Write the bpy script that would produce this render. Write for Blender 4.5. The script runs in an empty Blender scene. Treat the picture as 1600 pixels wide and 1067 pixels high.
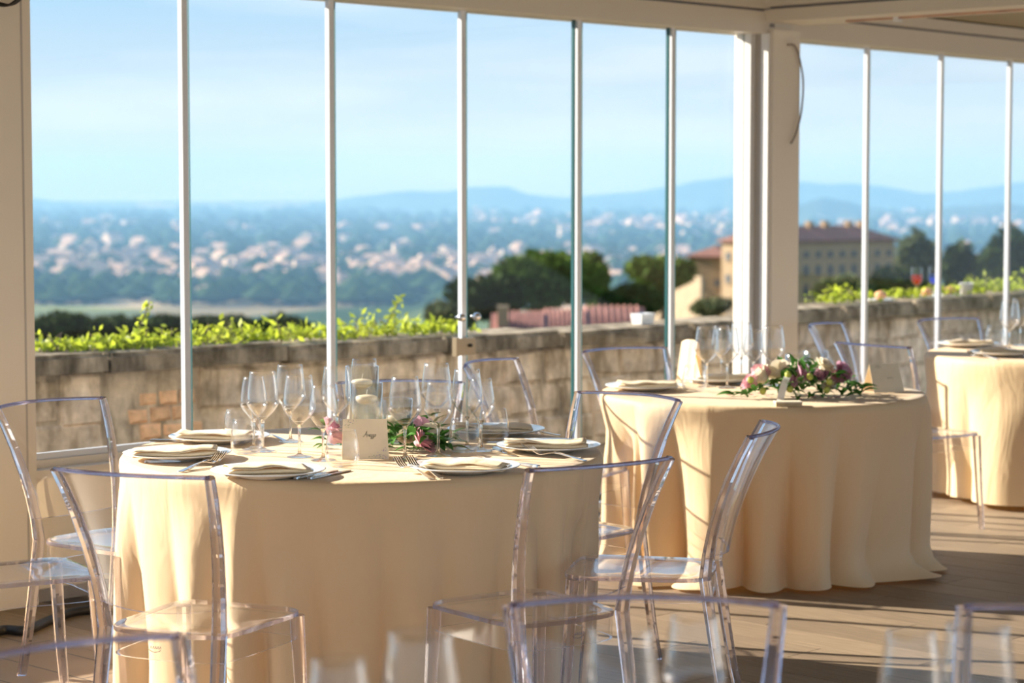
import bpy, math, random
from math import sin, cos, pi, radians, sqrt, atan2
from mathutils import Vector, Matrix

random.seed(7)
R = random.Random(11)
SC = bpy.context.scene
COL = SC.collection

# ------------------------------------------------------------------ camera, sky, sun, exposure
F = 3450.0
CAM_H = 1.6
PITCH = math.atan((533.5 - 300.0) / F)
cam_d = bpy.data.cameras.new('camera')
cam_d.sensor_width = 36.0
cam_d.sensor_fit = 'HORIZONTAL'
cam_d.lens = F * 36.0 / 1600.0
cam_d.clip_end = 60000
cam_d.dof.use_dof = True
cam_d.dof.focus_distance = 6.55
cam_d.dof.aperture_fstop = 3.8
cam = bpy.data.objects.new('camera', cam_d)
COL.objects.link(cam)
cam.location = (0, 0, CAM_H)
cam.rotation_euler = (pi / 2 - PITCH, 0, 0)
SC.camera = cam

SC.view_settings.view_transform = 'Standard'
SC.view_settings.look = 'None'
SC.view_settings.gamma = 1.0
SC.view_settings.use_curve_mapping = False
SC.view_settings.exposure = 1.27
SC.cycles.use_denoising = True
SC.cycles.max_bounces = 14
SC.cycles.diffuse_bounces = 5
SC.cycles.glossy_bounces = 4
SC.cycles.transmission_bounces = 10
SC.cycles.transparent_max_bounces = 48
SC.cycles.volume_bounces = 1
SC.cycles.sample_clamp_indirect = 6.0
SC.cycles.blur_glossy = 0.3

SUN_AZ = Vector((-0.93, 0.37, 0)).normalized()
SUN_EL = radians(22)
sun_d = bpy.data.lights.new('sun', 'SUN')
sun_d.energy = 7.6
sun_d.color = (1.0, 0.885, 0.73)
sun_d.angle = radians(0.6)
sun = bpy.data.objects.new('sun', sun_d)
COL.objects.link(sun)
to_sun = Vector((SUN_AZ.x * cos(SUN_EL), SUN_AZ.y * cos(SUN_EL), sin(SUN_EL)))
sun.rotation_euler = to_sun.to_track_quat('Z', 'Y').to_euler()

world = bpy.data.worlds.new('sky')
SC.world = world
world.use_nodes = True
nt = world.node_tree
for n in list(nt.nodes):
    nt.nodes.remove(n)
def wn(t, **k):
    n = nt.nodes.new(t)
    for a, b in k.items():
        setattr(n, a, b)
    return n
wo = wn('ShaderNodeOutputWorld'); bg = wn('ShaderNodeBackground')
tc = wn('ShaderNodeTexCoord'); sep = wn('ShaderNodeSeparateXYZ')
nt.links.new(tc.outputs['Generated'], sep.inputs[0])
cr = wn('ShaderNodeValToRGB')
el = cr.color_ramp.elements
el[0].position = 0.0; el[0].color = (0.55, 0.60, 0.62, 1)
el[1].position = 1.0; el[1].color = (0.22, 0.42, 0.75, 1)
e = el.new(0.03); e.color = (0.595, 0.645, 0.67, 1)
e = el.new(0.058); e.color = (0.49, 0.60, 0.69, 1)
e = el.new(0.09); e.color = (0.355, 0.55, 0.73, 1)
e = el.new(0.35); e.color = (0.34, 0.56, 0.84, 1)
nt.links.new(sep.outputs['Z'], cr.inputs[0])
mp = wn('ShaderNodeMapping'); mp.inputs['Scale'].default_value = (3.0, 3.0, 22.0)
nz = wn('ShaderNodeTexNoise'); nz.inputs['Scale'].default_value = 1.6; nz.inputs['Detail'].default_value = 6
nt.links.new(tc.outputs['Generated'], mp.inputs[0]); nt.links.new(mp.outputs[0], nz.inputs['Vector'])
c2 = wn('ShaderNodeValToRGB')
c2.color_ramp.elements[0].position = 0.45; c2.color_ramp.elements[0].color = (0, 0, 0, 1)
c2.color_ramp.elements[1].position = 0.78; c2.color_ramp.elements[1].color = (0.75, 0.75, 0.75, 1)
nt.links.new(nz.outputs[0], c2.inputs[0])
mx = wn('ShaderNodeMix', data_type='RGBA')
nt.links.new(c2.outputs[0], mx.inputs['Factor']); nt.links.new(cr.outputs[0], mx.inputs['A'])
mx.inputs['B'].default_value = (0.80, 0.82, 0.86, 1)
nt.links.new(mx.outputs['Result'], bg.inputs['Color'])
bg.inputs['Strength'].default_value = 0.63
nt.links.new(bg.outputs[0], wo.inputs['Surface'])

# ------------------------------------------------------------------ placing helpers
def at(px, py, z):
    """world point on the horizontal plane z that the photograph shows at px, py"""
    a = (px - 800.0) / F
    b = (533.5 - py) / F
    d = Vector((a, cos(PITCH) + b * sin(PITCH), -sin(PITCH) + b * cos(PITCH)))
    k = (z - CAM_H) / d.z
    return Vector((d.x * k, d.y * k, z))
def at_d(px, py, dist):
    """world point at ground distance dist"""
    a = (px - 800.0) / F
    b = (533.5 - py) / F
    d = Vector((a, cos(PITCH) + b * sin(PITCH), -sin(PITCH) + b * cos(PITCH)))
    k = dist / d.y
    return Vector((d.x * k, dist, CAM_H + d.z * k))

# ------------------------------------------------------------------ material helpers
class NT:
    def __init__(s, name):
        s.m = bpy.data.materials.new(name); s.m.use_nodes = True
        s.t = s.m.node_tree
        for n in list(s.t.nodes): s.t.nodes.remove(n)
        s.out = s.n('ShaderNodeOutputMaterial')
    def n(s, t, ins=None, **k):
        x = s.t.nodes.new(t)
        for a, b in k.items(): setattr(x, a, b)
        for a, b in (ins or {}).items():
            if hasattr(b, 'is_output') : s.t.links.new(b, x.inputs[a])
            else: x.inputs[a].default_value = b
        return x
    def l(s, a, b): s.t.links.new(a, b)
def c4(c): return (c[0], c[1], c[2], 1)

def mat_plain(name, col, rough=0.6, metal=0.0, var=0.0, bump=0.0, scale=20.0, spec=0.5, objvar=0.0, coat=0.0):
    b = NT(name)
    p = b.n('ShaderNodeBsdfPrincipled', {'Roughness': rough, 'Metallic': metal, 'Specular IOR Level': spec, 'Coat Weight': coat})
    tcn = b.n('ShaderNodeTexCoord')
    nz = b.n('ShaderNodeTexNoise', {'Vector': tcn.outputs['Object'], 'Scale': scale, 'Detail': 5.0})
    r = b.n('ShaderNodeMapRange', {'Value': nz.outputs[0], 'From Min': 0.3, 'From Max': 0.7, 'To Min': 1 - var, 'To Max': 1 + var})
    val = r.outputs[0]
    if objvar:
        oi = b.n('ShaderNodeObjectInfo')
        r2 = b.n('ShaderNodeMapRange', {'Value': oi.outputs['Random'], 'To Min': 1 - objvar, 'To Max': 1 + objvar})
        val = b.n('ShaderNodeMath', {0: val, 1: r2.outputs[0]}, operation='MULTIPLY').outputs[0]
    v = b.n('ShaderNodeVectorMath', {0: col[:3], 'Scale': val}, operation='SCALE')
    b.l(v.outputs[0], p.inputs['Base Color'])
    if bump:
        bp = b.n('ShaderNodeBump', {'Height': nz.outputs[0], 'Strength': bump, 'Distance': 0.01})
        b.l(bp.outputs[0], p.inputs['Normal'])
    b.l(p.outputs[0], b.out.inputs['Surface'])
    return b.m

def mat_thin(name, tint, base=0.04, gain=0.9, power=5.0, rough=0.02, gcol=(1, 1, 1)):
    """clear sheet: transparent body with Schlick reflection"""
    b = NT(name)
    lw = b.n('ShaderNodeLayerWeight', {'Blend': 0.5})
    pw = b.n('ShaderNodeMath', {0: lw.outputs['Facing'], 1: power}, operation='POWER')
    ma = b.n('ShaderNodeMath', {0: pw.outputs[0], 1: gain, 2: base}, operation='MULTIPLY_ADD')
    ma.use_clamp = True
    tr = b.n('ShaderNodeBsdfTransparent', {'Color': c4(tint)})
    gl = b.n('ShaderNodeBsdfGlossy', {'Roughness': rough, 'Color': c4(gcol)})
    mx = b.n('ShaderNodeMixShader', {0: ma.outputs[0], 1: tr.outputs[0], 2: gl.outputs[0]})
    b.l(mx.outputs[0], b.out.inputs['Surface'])
    return b.m

def mat_solid_glass(name, col, clear=0.5, ior=1.45, tint=(1, 1, 1), rough=0.0):
    """thick clear plastic / glass: part refracting, part straight through"""
    b = NT(name)
    g = b.n('ShaderNodeBsdfGlass', {'Color': c4(col), 'IOR': ior, 'Roughness': rough})
    tr = b.n('ShaderNodeBsdfTransparent', {'Color': c4(tint)})
    mx = b.n('ShaderNodeMixShader', {0: clear, 1: g.outputs[0], 2: tr.outputs[0]})
    b.l(mx.outputs[0], b.out.inputs['Surface'])
    return b.m

def mat_cloth(name, col, trans=0.25, tcol=None, scale=900.0, sheen=0.2):
    b = NT(name)
    tcn = b.n('ShaderNodeTexCoord')
    mpv = b.n('ShaderNodeMapping', {'Vector': tcn.outputs['Object'], 'Scale': (1.0, 1.0, 0.35)})
    nz = b.n('ShaderNodeTexNoise', {'Vector': mpv.outputs[0], 'Scale': 7.0, 'Detail': 3.0, 'Roughness': 0.55, 'Distortion': 0.6})
    wv = b.n('ShaderNodeTexNoise', {'Vector': tcn.outputs['Object'], 'Scale': scale, 'Detail': 1.0})
    bp = b.n('ShaderNodeBump', {'Height': nz.outputs[0], 'Strength': 0.42, 'Distance': 0.022})
    bp2 = b.n('ShaderNodeBump', {'Height': wv.outputs[0], 'Strength': 0.12, 'Distance': 0.001, 'Normal': bp.outputs[0]})
    p = b.n('ShaderNodeBsdfPrincipled', {'Base Color': c4(col), 'Roughness': 0.62, 'Sheen Weight': sheen, 'Specular IOR Level': 0.3, 'Normal': bp2.outputs[0]})
    t = b.n('ShaderNodeBsdfTranslucent', {'Color': c4(tcol or col)})
    mx = b.n('ShaderNodeMixShader', {0: trans, 1: p.outputs[0], 2: t.outputs[0]})
    b.l(mx.outputs[0], b.out.inputs['Surface'])
    return b.m

def mat_leaf(name, col, var=0.3, trans=0.35, rough=0.45, spec=0.2):
    b = NT(name)
    g = b.n('ShaderNodeNewGeometry')
    r = b.n('ShaderNodeMapRange', {'Value': g.outputs['Random Per Island'], 'To Min': 1 - var, 'To Max': 1 + var})
    v = b.n('ShaderNodeVectorMath', {0: col[:3], 'Scale': r.outputs[0]}, operation='SCALE')
    p = b.n('ShaderNodeBsdfPrincipled', {'Roughness': rough, 'Base Color': v.outputs[0], 'Specular IOR Level': spec})
    t = b.n('ShaderNodeBsdfTranslucent', {'Color': v.outputs[0]})
    mx = b.n('ShaderNodeMixShader', {0: trans, 1: p.outputs[0], 2: t.outputs[0]})
    b.l(mx.outputs[0], b.out.inputs['Surface'])
    return b.m

def mat_crystal(name):
    b = NT(name)
    lw = b.n('ShaderNodeLayerWeight', {'Blend': 0.5})
    pw = b.n('ShaderNodeMath', {0: lw.outputs['Facing'], 1: 2.6}, operation='POWER')
    ma = b.n('ShaderNodeMath', {0: pw.outputs[0], 1: 0.85, 2: 0.03}, operation='MULTIPLY_ADD')
    ma.use_clamp = True
    tr = b.n('ShaderNodeBsdfTransparent', {'Color': (0.985, 0.987, 0.99, 1)})
    gl = b.n('ShaderNodeBsdfGlossy', {'Roughness': 0.04, 'Color': (1, 1, 1, 1)})
    mx = b.n('ShaderNodeMixShader', {0: ma.outputs[0], 1: tr.outputs[0], 2: gl.outputs[0]})
    b.l(mx.outputs[0], b.out.inputs['Surface'])
    return b.m
M = {}
M['frame'] = mat_plain('cream_paint', (0.74, 0.68, 0.58), 0.45, var=0.02, scale=3)
M['frame_dark'] = mat_plain('shaded_joint', (0.45, 0.42, 0.38), 0.5)
M['white_frame'] = mat_plain('white_profile', (0.80, 0.80, 0.79), 0.4, var=0.02)
M['groove'] = mat_plain('grey_groove', (0.22, 0.21, 0.21), 0.5)
M['seal'] = mat_plain('pale_seal_strip', (0.70, 0.74, 0.80), 0.35)
M['alu'] = mat_plain('aluminium_track', (0.55, 0.56, 0.57), 0.35, metal=0.6)
M['ceiling'] = mat_plain('olive_ceiling', (0.36, 0.31, 0.20), 0.7, var=0.04, scale=4)
M['pane'] = mat_thin('window_glass', (0.92, 0.93, 0.935), base=0.014, gain=0.6)
M['pane_edge'] = mat_plain('green_glass_edge', (0.015, 0.09, 0.10), 0.3)
M['brass'] = mat_plain('worn_brass', (0.42, 0.33, 0.22), 0.35, metal=0.8)
M['chrome'] = mat_plain('chrome', (0.75, 0.75, 0.76), 0.12, metal=1.0)
M['steel'] = mat_plain('polished_steel', (0.62, 0.60, 0.58), 0.16, metal=1.0)
M['black'] = mat_plain('black_rubber', (0.012, 0.011, 0.01), 0.5)
M['cable'] = mat_plain('grey_cable', (0.20, 0.16, 0.13), 0.5)
M['copper'] = mat_plain('copper_strip', (0.55, 0.33, 0.22), 0.4, metal=0.4, var=0.3, scale=6)
M['grout'] = mat_plain('dark_grout', (0.07, 0.06, 0.05), 0.8)
M['acrylic'] = mat_thin('clear_acrylic_sheet', (0.965, 0.962, 0.968), base=0.024, gain=0.7, power=4.0, rough=0.05)
M['acrylic_edge'] = mat_solid_glass('violet_acrylic_edge', (0.74, 0.72, 0.81), 0.35, 1.45, (0.62, 0.595, 0.69))
M['acrylic_thick'] = mat_solid_glass('thick_clear_acrylic', (0.93, 0.915, 0.95), 0.12, 1.47, (0.90, 0.88, 0.93))
M['bowl'] = mat_crystal('thin_crystal')
M['old_bowl'] = mat_thin('thin_crystal', (0.975, 0.978, 0.98), base=0.085, gain=1.2, power=2.6, rough=0.012)
M['stem'] = mat_solid_glass('solid_crystal', (0.985, 0.99, 0.995), 0.2, 1.5)
M['vase'] = mat_thin('vase_glass', (0.975, 0.985, 0.98), base=0.07, gain=1.1, power=2.4, rough=0.04)
M['water'] = mat_solid_glass('water', (0.97, 0.985, 0.98), 0.5, 1.25)
M['cloth'] = mat_cloth('champagne_tablecloth', (0.79, 0.60, 0.36), 0.20, (0.88, 0.53, 0.18))
M['napkin'] = mat_cloth('ivory_napkin', (0.88, 0.74, 0.52), 0.14, (0.92, 0.62, 0.24), sheen=0.1)
M['china'] = mat_plain('white_porcelain', (0.84, 0.84, 0.83), 0.12, coat=0.3)
M['card'] = mat_plain('cream_card', (0.80, 0.69, 0.52), 0.75, var=0.03)
M['ink'] = mat_plain('dark_ink', (0.10, 0.09, 0.06), 0.7)
M['lilac'] = mat_plain('lilac_print', (0.42, 0.32, 0.46), 0.7)
M['leafprint'] = mat_plain('green_print', (0.28, 0.30, 0.12), 0.7)
M['wax'] = mat_plain('ivory_wax', (0.92, 0.80, 0.64), 0.45)
M['wick'] = mat_plain('wick', (0.85, 0.82, 0.75), 0.8)
M['leaf'] = mat_leaf('ruscus_leaf', (0.055, 0.16, 0.03), 0.5, 0.25)
M['rose_pink'] = mat_leaf('dusty_pink_petal', (0.78, 0.46, 0.52), 0.12, 0.3, 0.6)
M['rose_mauve'] = mat_leaf('mauve_petal', (0.62, 0.36, 0.47), 0.15, 0.3, 0.6)
M['rose_white'] = mat_leaf('cream_petal', (0.86, 0.78, 0.62), 0.08, 0.3, 0.6)
M['bud'] = mat_leaf('lime_bud', (0.55, 0.60, 0.14), 0.1, 0.2, 0.5)
M['ribbon'] = mat_cloth('white_ribbon', (0.88, 0.87, 0.86), 0.3, (0.9, 0.9, 0.9))
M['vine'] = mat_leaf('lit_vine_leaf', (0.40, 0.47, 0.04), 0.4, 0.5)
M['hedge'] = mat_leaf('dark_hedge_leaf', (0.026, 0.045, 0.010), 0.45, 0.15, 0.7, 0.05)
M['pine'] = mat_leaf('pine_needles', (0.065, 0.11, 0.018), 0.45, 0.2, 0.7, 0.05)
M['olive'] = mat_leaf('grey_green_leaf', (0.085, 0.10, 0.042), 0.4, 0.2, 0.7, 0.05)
M['bark'] = mat_plain('bark', (0.12, 0.085, 0.055), 0.9, var=0.3, scale=8)
def mat_streaked(name, c1, c2, c3, objvar):
    b = NT(name)
    tcn = b.n('ShaderNodeTexCoord'); oi = b.n('ShaderNodeObjectInfo')
    n1 = b.n('ShaderNodeTexNoise', {'Vector': b.n('ShaderNodeMapping', {'Vector': tcn.outputs['Object'], 'Scale': (5.5, 5.5, 1.6)}).outputs[0], 'Scale': 1.5, 'Detail': 6.0, 'Roughness': 0.6})
    n2 = b.n('ShaderNodeTexNoise', {'Vector': tcn.outputs['Object'], 'Scale': 7.0, 'Detail': 5.0, 'Roughness': 0.65})
    cr = b.n('ShaderNodeValToRGB', {'Fac': n1.outputs[0]})
    el = cr.color_ramp.elements
    el[0].position = 0.36; el[0].color = c4(c1); el[1].position = 0.66; el[1].color = c4(c3)
    e_ = el.new(0.5); e_.color = c4(c2)
    r = b.n('ShaderNodeMapRange', {'Value': n2.outputs[0], 'From Min': 0.3, 'From Max': 0.7, 'To Min': 0.6, 'To Max': 1.35})
    r2 = b.n('ShaderNodeMapRange', {'Value': oi.outputs['Random'], 'To Min': 1 - objvar, 'To Max': 1 + objvar})
    k = b.n('ShaderNodeMath', {0: r.outputs[0], 1: r2.outputs[0]}, operation='MULTIPLY')
    v = b.n('ShaderNodeVectorMath', {0: cr.outputs[0], 'Scale': k.outputs[0]}, operation='SCALE')
    bp = b.n('ShaderNodeBump', {'Height': n2.outputs[0], 'Strength': 0.5, 'Distance': 0.02})
    p = b.n('ShaderNodeBsdfPrincipled', {'Base Color': v.outputs[0], 'Roughness': 0.95, 'Normal': bp.outputs[0], 'Specular IOR Level': 0.1})
    b.l(p.outputs[0], b.out.inputs['Surface'])
    return b.m
M['stone'] = mat_streaked('weathered_stone', (0.36, 0.28, 0.19), (0.72, 0.57, 0.41), (0.85, 0.70, 0.54), 0.10)
M['mortar'] = mat_streaked('wall_mortar', (0.30, 0.24, 0.17), (0.58, 0.47, 0.34), (0.76, 0.62, 0.46), 0.0)
M['coping'] = mat_streaked('grey_coping_stone', (0.11, 0.088, 0.058), (0.23, 0.185, 0.13), (0.40, 0.33, 0.24), 0.15)
M['brick'] = mat_plain('old_brick', (0.82, 0.50, 0.28), 0.9, var=0.2, bump=0.3, scale=25, objvar=0.2)
M['facade'] = mat_plain('cream_stucco', (0.36, 0.25, 0.145), 0.9, var=0.08, scale=0.3)
M['pale_masonry'] = mat_plain('pale_masonry', (0.50, 0.37, 0.24), 0.9, var=0.15, scale=0.6)
M['ochre'] = mat_plain('ochre_stucco', (0.30, 0.19, 0.10), 0.9, var=0.15, scale=0.4)
M['rooftile'] = mat_plain('roof_tiles', (0.20, 0.085, 0.06), 0.9, var=0.3, scale=1.2)
M['rooftile_near'] = mat_plain('near_roof_tiles', (0.30, 0.13, 0.10), 0.9, var=0.3, scale=3)
M['shutter'] = mat_plain('dark_window', (0.06, 0.07, 0.08), 0.4)
M['aperitif'] = mat_solid_glass('orange_drink', (0.95, 0.22, 0.04), 0.25, 1.33, (0.9, 0.2, 0.04))
M['bluedrink'] = mat_solid_glass('blue_drink', (0.15, 0.3, 0.8), 0.25, 1.33, (0.1, 0.3, 0.8))
M['bread'] = mat_plain('bread_crust', (0.66, 0.32, 0.15), 0.7, var=0.2, scale=30)
M['wood'] = mat_plain('light_wood', (0.55, 0.38, 0.20), 0.6, var=0.15, scale=30)

# floor planks: wood-look boards, tone differs by board, grain along the board
def mat_plank():
    b = NT('wood_plank')
    tcn = b.n('ShaderNodeTexCoord')
    oi = b.n('ShaderNodeObjectInfo')
    mp = b.n('ShaderNodeMapping', {'Vector': tcn.outputs['Object'], 'Scale': (30.0, 2.0, 1.0)})
    b.l(b.n('ShaderNodeCombineXYZ', {'X': oi.outputs['Random'], 'Y': oi.outputs['Random']}).outputs[0], mp.inputs['Location'])
    nz = b.n('ShaderNodeTexNoise', {'Vector': mp.outputs[0], 'Scale': 2.5, 'Detail': 6.0})
    r = b.n('ShaderNodeMapRange', {'Value': nz.outputs[0], 'From Min': 0.3, 'From Max': 0.7, 'To Min': 0.8, 'To Max': 1.2})
    r2 = b.n('ShaderNodeMapRange', {'Value': oi.outputs['Random'], 'To Min': 0.86, 'To Max': 1.14})
    k = b.n('ShaderNodeMath', {0: r.outputs[0], 1: r2.outputs[0]}, operation='MULTIPLY')
    v = b.n('ShaderNodeVectorMath', {0: (0.265, 0.20, 0.138), 'Scale': k.outputs[0]}, operation='SCALE')
    p = b.n('ShaderNodeBsdfPrincipled', {'Base Color': v.outputs[0], 'Roughness': 0.55, 'Specular IOR Level': 0.25})
    b.l(p.outputs[0], b.out.inputs['Surface'])
    return b.m
M['plank'] = mat_plank()

# ------------------------------------------------------------------ mesh helpers
class MB:
    def __init__(s): s.v = []; s.f = []; s.mi = []; s.sm = []
    def add(s, vs, fs, mi=0, smooth=False):
        o = len(s.v)
        s.v += [tuple(v) for v in vs]
        for f in fs:
            s.f.append(tuple(i + o for i in f)); s.mi.append(mi); s.sm.append(smooth)
        return s
    def box(s, x0, x1, y0, y1, z0, z1, mi=0, fn=None):
        vs = [(x, y, z) for z in (z0, z1) for y in (y0, y1) for x in (x0, x1)]
        if fn: vs = [fn(v) for v in vs]
        fs = [(0, 2, 3, 1), (4, 5, 7, 6), (0, 1, 5, 4), (1, 3, 7, 5), (3, 2, 6, 7), (2, 0, 4, 6)]
        return s.add(vs, fs, mi)
    def lathe(s, prof, seg=32, mi=0, smooth=True, c=(0, 0, 0)):
        rings = []; vs = []; fs = []
        for r, z in prof:
            if r < 1e-6:
                rings.append([len(vs)]); vs.append((c[0], c[1], c[2] + z))
            else:
                rings.append(list(range(len(vs), len(vs) + seg)))
                vs += [(c[0] + r * cos(2 * pi * k / seg), c[1] + r * sin(2 * pi * k / seg), c[2] + z) for k in range(seg)]
        for a, b in zip(rings, rings[1:]):
            for k in range(seg):
                k2 = (k + 1) % seg
                if len(a) == 1 and len(b) == 1: continue
                if len(a) == 1: fs.append((a[0], b[k2], b[k]))
                elif len(b) == 1: fs.append((a[k], a[k2], b[0]))
                else: fs.append((a[k], a[k2], b[k2], b[k]))
        return s.add(vs, fs, mi, smooth)
    def tube(s, path, rad, seg=8, mi=0, smooth=True, sx=1.0, sy=1.0, side=None, cap=True):
        """sweep a ring along path; rad is one number or a list; side fixes the ring's first axis"""
        P = [Vector(p) for p in path]
        rr = rad if isinstance(rad, (list, tuple)) else [rad] * len(P)
        vs = []; fs = []
        ref = Vector(side) if side else None
        for i, p in enumerate(P):
            t = (P[min(i + 1, len(P) - 1)] - P[max(i - 1, 0)]).normalized()
            if ref is None:
                ref = Vector((0, 0, 1)) if abs(t.z) < 0.9 else Vector((1, 0, 0))
            a = (ref - t * ref.dot(t)).normalized()
            if not side: ref = a
            b = t.cross(a)
            for k in range(seg):
                an = 2 * pi * (k + 0.5) / seg
                vs.append(p + a * (cos(an) * rr[i] * sx) + b * (sin(an) * rr[i] * sy))
        for i in range(len(P) - 1):
            for k in range(seg):
                k2 = (k + 1) % seg
                fs.append((i * seg + k, i * seg + k2, (i + 1) * seg + k2, (i + 1) * seg + k))
        if cap:
            fs.append(tuple(reversed(range(seg)))); fs.append(tuple(range((len(P) - 1) * seg, len(P) * seg)))
        return s.add(vs, fs, mi, smooth)
    def grid(s, fn, nu, nv, mi=0, smooth=True, wrap=False):
        vs = [fn(i, j) for j in range(nv) for i in range(nu)]
        fs = []
        for j in range(nv - 1):
            for i in range(nu if wrap else nu - 1):
                i2 = (i + 1) % nu
                fs.append((j * nu + i, j * nu + i2, (j + 1) * nu + i2, (j + 1) * nu + i))
        return s.add(vs, fs, mi, smooth)
    def mesh(s, name, mats):
        me = bpy.data.meshes.new(name)
        me.from_pydata(s.v, [], s.f)
        for m in (mats if isinstance(mats, (list, tuple)) else [mats]): me.materials.append(m)
        me.polygons.foreach_set('material_index', s.mi)
        me.polygons.foreach_set('use_smooth', s.sm)
        me.update()
        return me
    def obj(s, name, mats, parent=None, **k):
        return put(name, s.mesh(name, mats), parent, **k)

def put(name, me, parent=None, loc=None, rot=None, scale=None):
    o = bpy.data.objects.new(name, me)
    COL.objects.link(o)
    if parent: o.parent = parent
    if loc is not None: o.location = loc
    if rot is not None: o.rotation_euler = rot if isinstance(rot, (tuple, list)) else (0, 0, rot)
    if scale is not None: o.scale = scale if isinstance(scale, (tuple, list)) else (scale,) * 3
    return o
def tag(o, label, cat, group=None, kind=None):
    o['label'] = label; o['category'] = cat
    if group: o['group'] = group
    if kind: o['kind'] = kind
    return o
def thing(name, label, cat, loc=(0, 0, 0), rz=0.0, group=None):
    o = put(name, None, None, loc, (0, 0, rz))
    o.empty_display_size = 0.05
    return tag(o, label, cat, group)
def struct(o):
    o['kind'] = 'structure'; return o
def stuff(o):
    o['kind'] = 'stuff'; return o

# ------------------------------------------------------------------ the glass wall's two runs
RAIL_Z = 2.44
SILL_Z = 0.52
LOW = 0.02
def rail_pt(px):
    if px <= 1190: h = 343.3 - 0.0833 * px
    else: h = 235 - (px - 1250) * 0.0914
    return at(px, 300 - h, RAIL_Z).to_2d()
class Run:
    def __init__(s, a, b):
        s.o = Vector(a); s.t = (Vector(b) - s.o).normalized(); s.n = Vector((s.t.y, -s.t.x))   # n points into the room
        s.ang = atan2(s.t.y, s.t.x)
    def p(s, u, v, z): q = s.o + s.t * u + s.n * v; return (q.x, q.y, z)
    def u(s, px, v=0.0):
        a = (px - 800.0) / F * 1.0
        o = s.o + s.n * v
        # X = a*depth with depth ~ Y cosP + (CAM_H - z) sinP, taken at mid height
        cp = cos(PITCH)
        return (a * o.y * cp - o.x) / (s.t.x - a * s.t.y * cp)
    def box(s, mb, u0, u1, v0, v1, z0, z1, mi=0):
        return mb.box(u0, u1, v0, v1, z0, z1, mi, fn=lambda q: s.p(*q))
A = Run(rail_pt(0), rail_pt(1180))
B = Run(rail_pt(1250), rail_pt(1600))
uA = {px: A.u(px) for px in (50, 293, 521, 726, 906, 1052, 1180)}
uB = {px: B.u(px) for px in (1250, 1355, 1470, 1577)}
uA[50] = A.u(51, 0.12)
uA[-1] = uA[50] - 0.24
END_B = uB[1577] + 2.6

# floor: base slab and boards
fl = struct(MB().box(-14, 14, -8, 16.5, -0.2, -0.012).obj('floor', M['grout']))
PL, PW = 1.2, 0.2
plank_me = MB().box(-PW / 2 + 0.002, PW / 2 - 0.002, -PL / 2 + 0.002, PL / 2 - 0.002, -0.010, 0.0).mesh('plank', M['plank'])
ang = A.ang
for col in range(48):
    for row in range(4):
        u = uA[293] - 1.1 + col * PW
        v = 0.45 + row * PL + (col % 3) * 0.4 - 0.4
        p = A.p(u, v + 0.15, 0)
        put('plank', plank_me, fl, p, (0, 0, ang))
def mat_floor_far():
    b = NT('board_floor')
    g = b.n('ShaderNodeTexCoord')
    mp = b.n('ShaderNodeMapping', {'Vector': g.outputs['Object'], 'Rotation': (0, 0, pi / 2 - ang)})
    br = b.n('ShaderNodeTexBrick', {'Vector': mp.outputs[0], 'Color1': (0.28, 0.21, 0.147, 1), 'Color2': (0.25, 0.188, 0.13, 1), 'Mortar': (0.08, 0.07, 0.06, 1), 'Scale': 1.0, 'Mortar Size': 0.004, 'Brick Width': 1.2, 'Row Height': 0.2})
    p = b.n('ShaderNodeBsdfPrincipled', {'Base Color': br.outputs[0], 'Roughness': 0.55, 'Specular IOR Level': 0.25})
    b.l(p.outputs[0], b.out.inputs['Surface'])
    return b.m
ff = MB()
u_lo, u_hi = uA[293] - 1.2, uA[293] - 1.1 + 48 * PW - 0.1
A.box(ff, u_lo - 12, u_lo, -1.9, 14, -0.011, 0)
A.box(ff, u_hi, u_hi + 8, -1.9, 14, -0.011, 0)
A.box(ff, u_lo, u_hi, 4.0, 16, -0.0115, -0.0012)
A.box(ff, u_lo, u_hi, -1.9, -0.35, -0.011, 0)
ff.obj('surrounding_boards', mat_floor_far(), fl)

# low wall under the glass
wb = MB()
A.box(wb, uA[-1] - 8, uA[293], -0.07, 0.07, 0, SILL_Z - 0.03)
wallb = struct(wb.obj('wall_back', M['frame']))
sb = MB()
A.box(sb, uA[-1] - 8, uA[293], -0.09, 0.10, SILL_Z - 0.03, SILL_Z)
sb.obj('sill', M['frame'], wallb)
tb = MB()
A.box(tb, uA[50], uA[293], -0.03, 0.03, SILL_Z, SILL_Z + 0.03)
A.box(tb, uA[293], uA[1180] + 0.02, -0.03, 0.03, 0, LOW)
B.box(tb, 0.0, END_B, -0.03, 0.03, 0, LOW)
tb.obj('track', M['frame'], wallb)
kb = MB()
A.box(kb, uA[-1] - 8, uA[293], 0.07, 0.085, 0.0, 0.05)
struct(kb.obj('baseboard_back', M['groove']))

# pillars
def pillar(n, run, u0, u1, v0, v1):
    mb = MB(); run.box(mb, u0, u1, v0, v1, 0, RAIL_Z + 0.02)
    o = struct(mb.obj('trim_%d' % n, M['frame']))
    return o
p1 = pillar(1, A, uA[-1] - 0.1, uA[50], -0.09, 0.12)
g = MB(); A.box(g, uA[50] - 0.045, uA[50] - 0.038, 0.118, 0.1225, 0, RAIL_Z); g.obj('groove_line', M['frame_dark'], p1)
uP0 = A.u(1207, 0.16); uP1 = uP0 + 0.235
p2 = pillar(2, A, uP0, uP1, -0.1, 0.16)
w = MB()
A.box(w, uP0 - 0.022, uP0, 0.095, 0.14, LOW, RAIL_Z)
A.box(w, uP0 - 0.05, uP0, -0.05, 0.045, LOW, RAIL_Z)
w.obj('white_channel', M['white_frame'], p2)
w = MB(); A.box(w, uP0 - 0.008, uP0, 0.045, 0.095, LOW, RAIL_Z); w.obj('channel_groove', M['frame_dark'], p2)
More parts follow.
